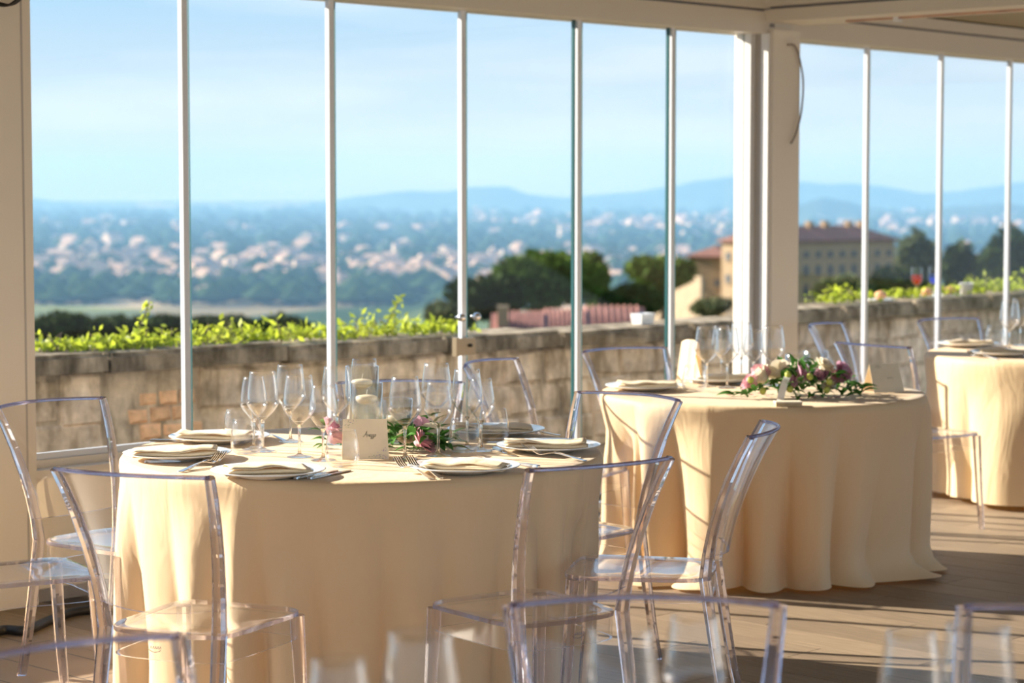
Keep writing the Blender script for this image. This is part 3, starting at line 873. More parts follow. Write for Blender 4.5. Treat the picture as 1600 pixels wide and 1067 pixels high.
facade_block(t, (0, 0), (-0.62, 0.785), (0.80, 0.60), 9.4, 30, 0, 13.5 + 4, 2.6, M['facade'], rows1=((3.2 + 4, 1.3), (7.0 + 4, 1.3), (10.6 + 4, 1.3)), cols1=3, rows2=((1.0 + 4, 2.0), (4.6 + 4, 2.2), (8.2 + 4, 1.6), (11.0 + 4, 1.0)), cols2=11, ww=1.2)
# belvedere, chimneys
bx = MB(); q = lambda a, b, z: (-.62 * a + .8 * b, .785 * a + .6 * b, z)
bx.add([q(a, b, z) for z in (16.5, 20.0) for a, b in ((2.5, 3), (6.5, 3), (6.5, 7), (2.5, 7))], [(0, 1, 5, 4), (1, 2, 6, 5), (2, 3, 7, 6), (3, 0, 4, 7), (4, 5, 6, 7)])
bx.obj('belvedere', M['facade'], t)
bx = MB(); bx.add([q(a, b, z) for z, e in ((20.0, .5),) for a, b in ((2.0, 2.5), (7.0, 2.5), (7.0, 7.5), (2.0, 7.5))] + [q(4.5, 5, 21.6)], [(3, 2, 1, 0), (0, 1, 4), (1, 2, 4), (2, 3, 4), (3, 0, 4)])
bx.obj('belvedere_roof', M['rooftile'], t)
for b_ in (9, 14, 17.5, 23, 26):
    c_ = MB(); c_.add([q(a, b, z) for z in (18.2, 20.8) for a, b in ((3.8, b_), (4.8, b_), (4.8, b_ + 1.1), (3.8, b_ + 1.1))], [(0, 1, 5, 4), (1, 2, 6, 5), (2, 3, 7, 6), (3, 0, 4, 7), (4, 5, 6, 7)]); c_.obj('chimney', M['ochre'], t)
# the lower ochre wing stepping down to the left
c2_ = at_d(1136, 400, D + 9)
t2 = thing('ochre_wing', 'ochre lower building with sloping red roof left of the cream palace', 'building', (c2_.x, c2_.y, c2_.z - 14))
facade_block(t2, (0, 0), (-0.90, 0.43), (0.43, 0.90), 6.5, 14, 0, 13.6, 2.0, M['ochre'], rows1=((9.0, 1.2), (5.5, 1.2)), cols1=2, ww=0.9)
c3_ = at_d(1095, 432, 300)
t3 = thing('garden_wall', 'sunlit broken cream wall below the ochre building', 'wall', (c3_.x, c3_.y, c3_.z - 7))
mb = MB(); hs_ = [7.0, 6.6, 7.1, 6.2, 6.5, 5.6, 5.9, 5.0]
for k, h_ in enumerate(hs_):
    x0 = -k * 0.75
    mb.add([(x0 + dx, dy + k * 0.9, z) for z in (0, h_) for dx, dy in ((0, 0), (-.75, .9), (-.35, 1.2), (.4, .3))], [(0, 4, 5, 1), (1, 5, 6, 2), (2, 6, 7, 3), (3, 7, 4, 0), (4, 7, 6, 5)])
mb.obj('masonry', M['pale_masonry'], t3)
# near roofs
for i, (x0, x1, py, dist, lab) in enumerate([(775, 850, 488, 95, 'low house with a red tiled roof, leftmost behind the parapet'), (850, 915, 484, 100, 'low red roofed house in the middle of the row behind the parapet'), (912, 1000, 479, 105, 'low red roofed house behind the white dish')]):
    a = at_d(x0, py, dist); c = at_d(x1, py, dist)
    t = thing('house', lab, 'building', ((a.x + c.x) / 2, dist, a.z - 4.65), 0, 'red roofed houses below the parapet')
    L = (c.x - a.x) / 2
    MB().add([(x, y, z) for z in (0, 3.6) for x, y in ((-L, -2), (L, -2), (L, 2), (-L, 2))], [(0, 1, 5, 4), (1, 2, 6, 5), (2, 3, 7, 6), (3, 0, 4, 7), (4, 5, 6, 7)]).obj('wall', M['ochre'], t)
    rb = MB().add([(-L - .2, -2.3, 3.6), (L + .2, -2.3, 3.6), (L + .2, 2.3, 3.6), (-L - .2, 2.3, 3.6), (-L - .2, 0, 4.6), (L + .2, 0, 4.6)], [(0, 1, 5, 4), (2, 3, 4, 5), (1, 2, 5), (3, 0, 4), (3, 2, 1, 0)])
    ro = rb.obj('roof', M['rooftile_near'], t)
    for k in range(9):
        x = -L + (k + .5) * 2 * L / 9
        MB().tube([(x, -2.3, 3.66), (x, 0, 4.66)], 0.09, 6).obj('tile_row', M['rooftile_near'], ro)
    if i == 0:
        MB().box(-L + .05, -L + .55, -1.4, -.9, 3.6, 5.0).obj('chimney', M['facade'], t)

# ------------------------------------------------------------------ chairs
def chair_meshes():
    out = {}
    zs = [0.0, 0.12, 0.25, 0.38, 0.46, 0.53, 0.60, 0.68, 0.76, 0.83, 0.89]
    def post(z):
        if z <= 0.46:
            k = z / 0.46; return (0.187 - 0.014 * k, -0.285 + 0.08 * k ** 0.8)
        k = (z - 0.46) / 0.43
        return (0.173 + 0.058 * k ** 1.3, -0.205 - 0.03 * k - 0.105 * k ** 2)
    out['post'] = post
    # backrest panel
    nu = 17; zb_ = [0.53 + (0.89 - 0.53) * j / 9 for j in range(10)]
    def surf(i, z, off):
        s = -1 + 2 * i / (nu - 1)
        x, y = post(z); k = (z - 0.53) / 0.36
        bul = 0.042 + 0.022 * k
        sag = -0.012 * (1 - s * s) * (1 - k) + 0.004 * (1 - s * s) * k
        return Vector((x * s, y - bul * (1 - s * s) + off, z + sag))
    mb = MB()
    mb.grid(lambda i, j: surf(i, zb_[j], 0.004), nu, 10, 0)
    mb.grid(lambda i, j: surf(nu - 1 - i, zb_[j], -0.005), nu, 10, 0)
    for z, fl_ in ((0.89, 0), (0.53, 1)):
        mb.grid(lambda i, j: surf(i, z, 0.0052 - 0.0104 * j) if not fl_ else surf(i, z, -0.0052 + 0.0104 * j), nu, 2, 1, False)
    out['backrest'] = mb.mesh('backrest', [M['acrylic'], M['acrylic_edge']])
    # top bead of the backrest, thicker and violet
    tbm = MB().tube([surf(i, 0.89, -0.0005) for i in range(nu)], 0.0062, 6)
    out['top_edge'] = tbm.mesh('top_edge', M['acrylic_edge'])
    # seat
    ol = []
    for k in range(64):
        a = 2 * pi * k / 64
        ca, sa = cos(a), sin(a)
        e = 0.33
        x = math.copysign(abs(ca) ** e, ca); y = math.copysign(abs(sa) ** e, sa)
        yy = 0.012 + 0.212 * y
        hw = 0.183 + 0.017 * (yy + 0.2) / 0.42
        if y < 0: yy -= 0.018 * (1 - x * x)
        ol.append((x * hw, yy))
    n = len(ol)
    mb = MB()
    def ring(k, z): return [(x * k, (y - 0.012) * k + 0.012, z) for x, y in ol]
    vs = ring(1.0, 0.448) + ring(1.0, 0.460) + ring(0.975, 0.463) + ring(0.80, 0.457) + ring(0.45, 0.451) + [(0, 0.012, 0.450)]
    vs += ring(0.975, 0.446) + [(0, 0.012, 0.440)]
    e0 = [(k, (k + 1) % n, n + (k + 1) % n, n + k) for k in range(n)]
    mb.add(vs, e0, 1, True)
    top = []
    for r_ in (1, 2, 3):
        top += [(r_ * n + k, r_ * n + (k + 1) % n, (r_ + 1) * n + (k + 1) % n, (r_ + 1) * n + k) for k in range(n)]
    top += [(4 * n + k, 4 * n + (k + 1) % n, 5 * n) for k in range(n)]
    o2 = 5 * n + 1
    top += [((k + 1) % n, k, o2 + k, o2 + (k + 1) % n) for k in range(n)]
    top += [(o2 + (k + 1) % n, o2 + k, o2 + n) for k in range(n)]
    mb2 = MB().add(vs, e0, 1, True); mb2.add(vs, top, 0, True)
    out['seat'] = mb2.mesh('seat', [M['acrylic'], M['acrylic_edge']])
    mb = MB()
    for kk, fl_ in ((0.985, 0), (0.955, 1)):
        r0, r1 = ring(kk, 0.385), ring(kk, 0.447)
        f_ = [(k, (k + 1) % n, n + (k + 1) % n, n + k) for k in range(n)]
        if fl_: f_ = [tuple(reversed(q)) for q in f_]
        mb.add(r0 + r1, f_, 0, True)
    r0, r1 = ring(0.985, 0.385), ring(0.955, 0.385)
    mb.add(r0 + r1, [((k + 1) % n, k, n + k, n + (k + 1) % n) for k in range(n)], 1)
    out['apron'] = mb.mesh('apron', [M['acrylic'], M['acrylic_thick']])
    for sgn, nm in ((-1, 'l'), (1, 'r')):
        path = [(sgn * post(z)[0], post(z)[1], z) for z in zs]
        out['rear_' + nm] = MB().tube(path, [0.017, 0.018, 0.0195, 0.021, 0.022, 0.020, 0.0185, 0.0175, 0.0165, 0.0155, 0.0145], 8, 0, False, 1.0, 0.85, side=(1, 0, 0)).mesh('rear_leg', M['acrylic_thick'])
        out['front_' + nm] = MB().tube([(sgn * 0.192, 0.222, 0), (sgn * 0.186, 0.205, 0.2), (sgn * 0.180, 0.190, 0.447)], [0.014, 0.0175, 0.021], 8, 0, False, 1, 1, side=(1, 0, 0)).mesh('front_leg', M['acrylic_thick'])
    mk = MB()
    mk.tube([(-.018 + .036 * k / 6, -0.238 - 0.001, .418 - .006 * sin(pi * k / 6)) for k in range(7)], .0011, 4)
    for k in range(5):
        x = -.014 + k * .007
        mk.tube([(x, -.239, .421), (x + .003, -.239, .428), (x + .005, -.239, .421)], .0009, 4)
    out['mark'] = mk.mesh('moulded_mark', M['acrylic_edge'])
    return out
CM = chair_meshes()
CHAIRS = []
def chair(label, origin, face, grp):
    f = Vector(face).normalized()
    rz = atan2(-f.x, f.y)
    t = thing('clear_chair', label, 'chair', (origin[0], origin[1], 0), rz, grp)
    put('seat', CM['seat'], t); put('apron', CM['apron'], t)
    bk_ = put('backrest', CM['backrest'], t); te = put('top_edge', CM['top_edge'], bk_); te['label'] = 'violet tinted top edge'
    for k in ('rear_l', 'rear_r', 'front_l', 'front_r'): put('leg', CM[k], t)
    put('moulded_mark', CM['mark'], t)
    CHAIRS.append((Vector((origin[0], origin[1])), f))
    return t
def chair_px(label, pa, pb, grp, face=None, shift=(0, 0)):
    """pa, pb: the two ends of the backrest's top edge, seen at z = .89; pa is the chair's left post seen from behind"""
    a = at(pa[0], pa[1], 0.89).to_2d(); b = at(pb[0], pb[1], 0.89).to_2d()
    m = (a + b) / 2
    d = (b - a).normalized()
    f = Vector((-d.y, d.x)) if face is None else Vector(face).normalized()
    o = m + f * 0.340 + Vector(shift)
    return chair(label, o, f, grp)
G1, G2, G3, G4 = 'clear chairs round the front table', 'clear chairs round the middle table', 'clear chairs round the right-hand table', 'clear chairs of the nearest table'
chair_px('clear chair at the far left with its back to the low cream wall', (165, 625), (6, 640), G1, (0.79, -0.61), (-0.03, 0.06)); CHAIRS.pop()
chair('clear chair cut by the left edge, only its seat and leg showing', (-1.50, 6.58), (0.86, 0.50), G1)
chair_px('clear chair with its back to us at front left of the near table', (87, 731), (327, 748), G1, (0.40, 0.92))
chair_px('clear chair with its back to us at front right of the near table', (825, 735), (1050, 715), G1, (-0.57, 0.82))
chair_px('clear chair seen edge-on from the side, right of the near table', (1172, 684), (1192, 657), G1, (-0.98, 0.19))
chair_px('clear chair between the near and middle tables, sunlit cloth behind it', (1060, 627), (905, 612), G1, (-0.69, -0.73))
chair_px('clear chair behind the candle vases at the back of the near table', (690, 598), (560, 598), G1, (0.05, -1))
chair_px('clear chair near the brass lock at the middle table', (800, 561), (733, 571), G2, (0.89, -0.45))
chair_px('clear chair behind the lit plate at the left of the middle table', (1043, 543), (908, 550), G2, (0.57, -0.82))
chair_px('clear chair behind the middle table, in front of a mullion, tent card before it', (1317, 536), (1410, 542), G3, (0.79, 0.61))
chair_px('clear bluish chair next to the corner pillar, behind another chair', (1340, 503), (1292, 514), G3, (0.86, -0.5), (-0.08, 0.045)); CHAIRS.pop()
chair_px('clear chair at the back of the right-hand table by the glass', (1538, 497), (1426, 502), G3, (0.55, -0.83))
chair('clear chair cut by the right edge in front of the right-hand table', (2.60, 10.0), (0.3, 0.95), G3)
chair_px('blurred clear chair nearest us at bottom centre, facing us', (1230, 945), (783, 948), G4, (0.0, -1))
chair_px('blurred clear chair at the bottom left corner', (238, 1000), (-80, 1056), G4, (0.69, -0.72))
chair_px('blurred clear chair at the bottom right corner', (1860, 985), (1572, 958), G4, (-0.55, -0.83))

# ------------------------------------------------------------------ tables with long cloths
TZ = 0.75
def tablecloth(label, c, rad, seed, pool=0.0, hem=0.012, nf=15, amp=0.030):
    rr = random.Random(seed)
    N = 416
    ph = [(rr.uniform(0, 6.28), rr.uniform(0.6, 1.2)) for _ in range(5)]
    am = [rr.uniform(0.35, 1.25) for _ in range(nf)]
    st_ = [rr.uniform(0.0, 0.35) for _ in range(nf)]
    q1, q2, q3 = (rr.uniform(0, 6.28) for _ in range(3))
    def fold(th, k):
        x = (nf * th + 1.3 * sin(2 * th + q1) + 0.9 * sin(5 * th + q2) + 0.5 * sin(9 * th + q3)) / (2 * pi)
        c_ = int(math.floor(x)) % nf; f = x - math.floor(x)
        f = f + 0.06 * k * sin(2 * pi * f)
        g = 1 - abs(2 * f - 1) ** 1.45
        u = max(0.0, (k - st_[c_]) / (1 - st_[c_]))
        return am[c_] * g * u ** 0.75 - 0.95 * k
    zl = [TZ - 0.004, TZ - 0.013, TZ - 0.03, TZ - 0.06, TZ - 0.10, TZ - 0.16, TZ - 0.22, TZ - 0.28, TZ - 0.34, TZ - 0.40, TZ - 0.46, TZ - 0.52, TZ - 0.58, TZ - 0.64, TZ - 0.69, max(hem + 0.012, 0.03), hem]
    rows = []
    for zi, z in enumerate(zl):
        k = (TZ - z) / TZ
        r = []
        for i in range(N):
            th = 2 * pi * i / N
            edge = [0.0, 0.007, 0.011, 0.013][zi] if zi < 4 else 0.013
            val = rad - 0.012 + edge + amp * fold(th, min(1, k * 1.25)) + 0.012 * k
            if pool and k > 0.86:
                q = (k - 0.86) / 0.14
                val += pool * q * q * (0.55 + 0.45 * sin(3 * th + ph[0][0]) + 0.25 * sin(11 * th + ph[1][0]))
            r.append(val)
        rows.append(r)
    # chairs pushed in dent the hanging cloth
    for zi, z in enumerate(zl):
        bl = min(1, max(0, (0.64 - z) / 0.14))
        if bl <= 0: continue
        dent = [0.0] * N
        for i in range(N):
            th = 2 * pi * i / N
            rv = rows[zi][i]; r0 = rv
            for _ in range(60):
                p = Vector((c[0] + cos(th) * r0, c[1] + sin(th) * r0)); hit = False
                for o, f in CHAIRS:
                    d = p - o; y = d.dot(f); x = d.dot(Vector((f.y, -f.x)))
                    if abs(x) < 0.235 and -0.30 < y < 0.255: hit = True
                if not hit: break
                r0 -= 0.01
            dent[i] = rv - r0
        for _ in range(2):
            dent = [max(dent[i], 0.25 * dent[i - 1] + 0.5 * dent[i] + 0.25 * dent[(i + 1) % N]) for i in range(N)]
        for i in range(N): rows[zi][i] -= dent[i] * bl
    mb = MB()
    vs = [(0, 0, TZ)]
    for rt_ in (0.3, 0.6, 0.9, 0.975):
        vs += [(cos(2 * pi * i / N) * rad * rt_, sin(2 * pi * i / N) * rad * rt_, TZ) for i in range(N)]
    for zi, z in enumerate(zl):
        for i in range(N):
            th = 2 * pi * i / N; rv = rows[zi][i]
            zz = z
            if pool and zi == len(zl) - 1: zz = hem + 0.010 * (0.5 + 0.5 * sin(9 * th)) 
            vs.append((cos(th) * rv, sin(th) * rv, zz))
    nr = 4 + len(zl)
    fs = [(0, 1 + i, 1 + (i + 1) % N) for i in range(N)]
    for j in range(nr - 1):
        b0 = 1 + j * N; b1 = b0 + N
        fs += [(b0 + i, b1 + i, b1 + (i + 1) % N, b0 + (i + 1) % N) for i in range(N)]
    mb.add(vs, fs, 0, True)
    o = mb.obj('tablecloth', M['cloth'], None, loc=(c[0], c[1], 0))
    tag(o, label, 'tablecloth', 'long champagne tablecloths')
    return o
T1 = (at(567, 705, TZ).x, at(567, 705, TZ).y); R1 = 0.795
T2c = at(1191, 612, TZ); T2 = (T2c.x, T2c.y); R2 = 0.70
T3 = (2.88, 11.6); R3 = 0.70
T4 = (0.25, 2.42); R4 = 0.80
tablecloth('floor-length champagne cloth on the near round table with candle vases', T1, R1, 4, pool=0.005, nf=26, amp=0.095)
tablecloth('golden champagne cloth pooling on the floor under the middle round table', T2, R2, 9, pool=0.14, nf=17, amp=0.15)
tablecloth('sunlit champagne cloth on the round table at the right edge', T3, R3, 21, pool=0.0, hem=0.03, nf=13, amp=0.085)
tablecloth('champagne cloth of the nearest table, below the bottom of the view', T4, R4, 31, pool=0.02)
def inner_table(lab, c, r):
    t = thing('round_table', lab, 'table', (c[0], c[1], 0), 0, 'round tables under the cloths')
    MB().lathe([(0, TZ - 0.035), (r - 0.03, TZ - 0.035), (r - 0.022, TZ - 0.02), (r - 0.03, TZ - 0.006), (0, TZ - 0.006)], 48).obj('tabletop', M['wood'], t)
    MB().lathe([(0, 0), (0.25, 0), (0.25, 0.02), (0.05, 0.05), (0.05, TZ - 0.035), (0, TZ - 0.035)], 24).obj('pedestal', M['alu'], t)
for lab, c, r in (('round table under the near cloth with candle vases', T1, R1), ('round table under the golden pooling cloth', T2, R2), ('round table under the sunlit cloth at the right', T3, R3), ('round table nearest us, hidden under its cloth', T4, R4)):
    inner_table(lab, c, r)

# ------------------------------------------------------------------ table ware
S = TZ + 0.001
plate_me = MB().lathe([(0, 0), (.085, 0), (.092, .003), (.125, .012), (.170, .021), (.1725, .0235), (.170, .0245), (.125, .0165), (.098, .009), (.09, .0075), (0, .007)], 56).mesh('charger_plate', M['china'])
def napkin_mesh(seed, L=0.27, W=0.06):
    rr = random.Random(seed)
    lay = 3
    pts = []
    zl = [0.002, 0.008, 0.014, 0.020]
    def semi(x, za, zb, sgn):
        return [(x + sgn * (zb - za) / 2 * sin(a), (za + zb) / 2 - (zb - za) / 2 * cos(a)) for a in (pi * .25, pi * .5, pi * .75)]
    pts = [(-W, zl[0]), (0, zl[0]), (W, zl[0])] + semi(W, zl[0], zl[1], 1) + [(W, zl[1]), (0, zl[1]), (-W * .94, zl[1])] + semi(-W * .94, zl[1], zl[2], -1) + [(-W * .94, zl[2]), (0, zl[2] + .001), (W * .95, zl[2])] + semi(W * .95, zl[2], zl[3], 1) + [(W * .9, zl[3]), (W * .2, zl[3] + .003), (-W * .5, zl[3] + .002), (-W * .98, zl[3] - .001)]
    ns = 19
    p1_, p2_, p3_ = rr.uniform(0, 6), rr.uniform(0, 6), rr.uniform(0, 6)
    mb = MB()
    def fn(i, j, th=0.0):
        x, z = pts[i]; s = -1 + 2 * j / (ns - 1)
        k = z / 0.020
        y = s * L / 2 * (1 - 0.05 * k * (1 + sin(p1_)) )
        yo = 0.012 * k * sin(p2_)
        x2 = x * (1 + 0.10 * s * sin(p3_)) + 0.004 * sin(5 * s + p1_) * k
        z2 = z * (1 + 0.14 * sin(2.4 * s + p2_ + x * 22)) + 0.012 * k * k * max(0, abs(s) - .45) * sin(p3_ + s * 2) + 0.002 * (1 + sin(5 * s + p3_ + x * 40)) * k * k
        if k > .8: z2 += 0.004 * max(0, sin(s * 4 + p1_))
        return (y + yo, x2, max(0.001, z2 + th))
    n = len(pts)
    mb.grid(lambda i, j: fn(i, j), n, ns, 0, True)
    return mb.mesh('folded_napkin', M['napkin'])
def plate_with_napkin(px, py, where, rz, seed, d=1.0, lab=''):
    p = at(px, py, S + 0.02); p = Vector((p.x, p.y, S))
    o = tag(put('charger_plate', plate_me, None, p, (0, 0, 0), d), 'white charger plate ' + where, 'plate', 'white charger plates')
    nm = napkin_mesh(seed)
    n = tag(put('folded_napkin', nm, None, p + Vector((0.0, -0.01, 0.0105)), (0, 0, rz)), 'folded ivory napkin ' + lab + ' on the plate ' + where, 'napkin', 'folded ivory napkins')
    so = n.modifiers.new('thickness', 'SOLIDIFY'); so.thickness = 0.0018
    return p
plate_with_napkin(343, 681, 'at the back left of the near table', -0.10, 1)
plate_with_napkin(277, 707, 'at the left edge of the near table', 0.10, 2)
plate_with_napkin(419, 734, 'at the front left of the near table', 0.30, 3)
plate_with_napkin(725, 727, 'at the front of the near table beside two forks', -0.22, 4)
plate_with_napkin(857, 695, 'at the right edge of the near table', -0.03, 5)
plate_with_napkin(775, 670, 'at the back right of the near table', 0.02, 6)
plate_with_napkin(1008, 602, 'at the left of the middle table', 0.04, 7)
plate_with_napkin(1130, 591, 'at the back of the middle table', 0.06, 8)
plate_with_napkin(1512, 536, 'at the left of the right-hand table', -0.08, 9)
plate_with_napkin(1566, 550, 'at the front of the right-hand table', -0.04, 10)

def stem_mesh(H, zb): return MB().lathe([(0, 0.0), (.040, 0.0), (.0405, .0015), (.036, .003), (.015, .006), (.006, .012), (.0042, .03), (.0040, zb * .6), (.0048, zb * .85), (.0085, zb), (0, zb + .001)], 24).mesh('stem', M['stem'])
def bowl_mesh(H, zb, zm, rm, rr_):
    pr = [(.0082, zb), (.016, zb + .006)]
    n = 7
    for k in range(1, n + 1):
        t = k / n; pr.append((.016 + (rm - .016) * (0.55 * t + 0.45 * sin(t * pi / 2)), zb + .006 + (zm - zb - .006) * t ** 1.08))
    for k in range(1, 9):
        t = k / 8; pr.append((rm + (rr_ - rm) * t ** 1.35, zm + (H - zm) * t))
    inn = [(max(.0005, r - .0016), z + (.004 if k == 0 else .0014)) for k, (r, z) in enumerate(pr[1:])]
    pr += [(rr_ - .0008, H + .0008)] + inn[::-1] + [(0, zb + .009)]
    return MB().lathe(pr, 40).mesh('bowl', M['bowl'])
GL = {'large': (0.262, stem_mesh(.262, .105), bowl_mesh(.262, .105, .160, .0545, .0415)),
      'small': (0.238, stem_mesh(.238, .100), bowl_mesh(.238, .100, .149, .0465, .033))}
def wine_glass(size, px, py, label, rim=False, grp='wine glasses on the near table', pos=None):
    H, sm_, bm_ = GL[size]
    if pos is None:
        p = at(px, py, S + H if rim else S)
    else: p = Vector(pos)
    t = thing('wine_glass', label, 'wine glass', (p.x, p.y, S), R.uniform(0, 6), grp)
    put('stem', sm_, t); put('bowl', bm_, t)
    return t
GN = 'wine glasses on the near table'
wine_glass('small', 397, 701, 'small wine glass at the far left of the near table, partly behind a taller one')
wine_glass('large', 411, 705, 'leftmost tall wine glass, standing right behind the front left plate')
wine_glass('large', 454, 690, 'tall wine glass standing furthest back in the left cluster')
wine_glass('large', 468, 714, 'tall wine glass in the middle of the left cluster, in front')
wine_glass('small', 505, 719, 'small wine glass just left of the tent card')
wine_glass('large', 526, 573, 'tall wine glass half hidden just left of the tall candle vase', True)
wine_glass('large', 569, 561, 'tall wine glass standing behind the tall candle vase', True)
wine_glass('large', 633, 717, 'tall wine glass just right of the candle vases, in front of the roses')
wine_glass('large', 682, 568, 'tall wine glass behind the small one at the front plate', True)
wine_glass('small', 685, 712, 'small wine glass right behind the front plate')
wine_glass('large', 730, 700, 'tall wine glass in the right cluster, left of a small one')
wine_glass('small', 752, 704, 'rightmost small wine glass on the near table')
G2w = 'wine glasses on the middle table'
wine_glass('large', 1104, 604, 'leftmost tall wine glass on the middle table, by the standing napkin', grp=G2w)
wine_glass('large', 1136, 606, 'second tall wine glass from the left on the middle table', grp=G2w)
wine_glass('small', 1127, 590, 'small wine glass at the back left of the middle table', grp=G2w)
wine_glass('large', 1158, 594, 'tall wine glass left of the white pillar edge on the middle table', grp=G2w)
wine_glass('small', 1177, 600, 'small wine glass in front of the white pillar edge', grp=G2w)
wine_glass('large', 1207, 602, 'tall wine glass in front of the cream corner pillar', grp=G2w)
G3w = 'wine glasses on the right-hand table'
wine_glass('large', 1577, 546, 'tall wine glass on the right-hand table, left of another', grp=G3w)
wine_glass('large', 1594, 540, 'tall wine glass at the right edge on the right-hand table', grp=G3w)
G4w = 'blurred wine glasses nearest us'
for sz, px, py, lab in [('large', 657, 988, 'blurred glass rim nearest us left of bottom centre'), ('small', 528, 1030, 'lowest blurred glass rim at the bottom, left of the others'), ('large', 970, 982, 'blurred glass rim seen through the bottom centre chair back'), ('small', 1085, 962, 'blurred glass rim right of another, through the bottom centre chair'), ('small', 1424, 985, 'blurred glass rim over the dark floor, left of another'), ('large', 1528, 975, 'blurred glass rim at the bottom right over the dark floor')]:
    wine_glass(sz, px, py, lab, True, G4w)

tum_me = MB().lathe([(0, .004), (.030, .002), (.036, 0), (.043, .004), (.053, .022), (.0545, .038), (.051, .072), (.0425, .112), (.0416, .1128), (.041, .111), (.0493, .072), (.0528, .038), (.0505, .022), (.038, .010), (0, .009)], 40).mesh('glass_tumbler', M['bowl'])
def tumbler(px, py, label, grp='water tumblers'):
    p = at(px, py, S); tag(put('water_tumbler', tum_me, None, p), label, 'tumbler', grp)
tumbler(386, 708, 'stemless clear tumbler between the two left plates, in front')
tumbler(374, 691, 'stemless clear tumbler just behind another beside the back left plate')
tumbler(535, 728, 'stemless clear tumbler in front of the cream tent card')
tumbler(726, 706, 'stemless clear tumbler behind the front plate')
tumbler(771, 690, 'stemless clear tumbler at the right cluster, beside the back right plate')
tumbler(1085, 611, 'stemless clear tumbler at the front left of the middle table')
tumbler(1555, 540, 'stemless clear tumbler on the right-hand table')

# candle vases with water and floating candles
def vase(px, py, r, H, fill, lab, grp):
    p = at(px, py, S)
    t = thing('cylinder_vase', lab, 'vase', p, 0, grp)
    MB().lathe([(0, 0), (r - .002, 0), (r, .003), (r, H), (r - .001, H + .001), (r - .003, H), (r - .003, .010), (0, .010)], 40).obj('glass', M['vase'], t)
    MB().lathe([(0, .0105), (r - .0035, .0105), (r - .0035, fill), (0, fill)], 40).obj('water', M['water'], t)
    return p
def candle(p, z, lab, grp='floating candles', r=0.036):
    t = thing('floating_candle', lab, 'candle', (p.x, p.y, p.z + z), 0, grp)
    MB().lathe([(0, -.014), (.024, -.014), (.033, -.008), (r, .002), (r - .001, .010), (r - .008, .014), (.006, .017), (0, .016)], 32).obj('wax', M['wax'], t)
    MB().tube([(0, 0, .015), (.001, 0, .024), (.003, 0, .034)], .0013, 6).obj('wick', M['wick'], t)
V1p = vase(566, 688, .057, .255, .195, 'tallest glass cylinder vase with a floating candle', 'candle vases')
candle(V1p, .195, 'floating ivory candle in the tallest vase')
V2p = vase(573, 699, .054, .215, .160, 'middle-height glass cylinder vase in front, with a floating candle', 'candle vases')
candle(V2p, .160, 'floating ivory candle in the middle-height front vase')
V3p = vase(620, 692, .054, .150, .085, 'shortest glass cylinder vase at the right with a floating candle', 'candle vases')
candle(V3p, .085, 'floating ivory candle in the shortest vase')
V4p = vase(1246, 595, .055, .12, .07, 'short glass cylinder vase at the left behind the middle table flowers', 'candle vases on the middle table')
candle(V4p, .07, 'floating candle in the left vase of the middle table')
V5p = vase(1274, 593, .055, .13, .07, 'short glass cylinder vase at the right behind the middle table flowers', 'candle vases on the middle table')
candle(V5p, .07, 'floating candle in the right vase of the middle table')

# flowers
def rose_mesh(name, mat, s=1.0, seed=0):
    rr = random.Random(seed); mb = MB()
    mb.lathe([(0, .0), (.012, .004), (.016, .016), (.011, .03), (.004, .036), (0, .037)], 10)
    for ring, (n, r, tilt, h) in enumerate([(3, .009, .08, .036), (4, .014, .18, .035), (5, .019, .32, .032), (6, .024, .55, .027)]):
        for k in range(n):
            a0 = 2 * pi * k / n + ring * .6 + rr.uniform(-.15, .15)
            tl = tilt + rr.uniform(-.1, .1); w_ = 3.3 / n + .3
            def fn(i, j):
                u = -1 + 2 * i / 4; v = j / 4
                aa = a0 + u * w_ * (0.35 + 0.65 * sin(pi * min(1, .2 + v * .75)))
                rad = .006 + r * v ** .7 * (0.75 + .5 * tl * v) + .006 * v * v * (v > .7)
                z = .004 + h * (v - .10 * tl * v * v - .12 * u * u * v) * cos(tl * .55)
                return (rad * cos(aa), rad * sin(aa), z)
            mb.grid(fn, 5, 5)
    me = mb.mesh(name, mat)
    return me
ROSE = {k: rose_mesh('rose', M[k], 1, i) for i, k in enumerate(('rose_pink', 'rose_mauve', 'rose_white'))}
def leaf_mesh():
    mb = MB(); n = 6
    vs = []
    for k in range(n + 1):
        t = k / n; w_ = 0.17 * sin(pi * t ** 0.8) + 0.002
        z = 0.10 * sin(pi * t) - 0.12 * t * t
        vs += [(-w_, t, z + .35 * w_), (0, t, z), (w_, t, z + .35 * w_)]
    fs = []
    for k in range(n):
        b_ = 3 * k
        fs += [(b_, b_ + 1, b_ + 4, b_ + 3), (b_ + 1, b_ + 2, b_ + 5, b_ + 4)]
    return mb.add(vs, fs, 0, True).mesh('leaf', M['leaf'])
LEAF = leaf_mesh()
bud_me = MB().lathe([(0, 0), (.008, .003), (.011, .012), (.008, .021), (0, .025)], 10).mesh('bud', M['bud'])
def garland(label, c, leaves, roses, buds=(), grp=None):
    t = thing('flower_garland', label, 'flowers', (c.x, c.y, S), 0, grp)
    for (x, y, z, ln, az, pt) in leaves:
        put('leaf', LEAF, t, (x, y, z), (pt, R.uniform(-.5, .5), az), (ln, ln, ln))
    for (x, y, z, k, s, tx, ty) in roses:
        o = put('rose', ROSE[k], t, (x, y, z), (tx, ty, R.uniform(0, 6)), s)
        o['label'] = {'rose_pink': 'dusty pink rose', 'rose_mauve': 'mauve rose', 'rose_white': 'cream rose'}[k]
    for (x, y, z, s) in buds: put('bud', bud_me, t, (x, y, z), (R.uniform(-.6, .6), R.uniform(-.6, .6), 0), s)
    return t
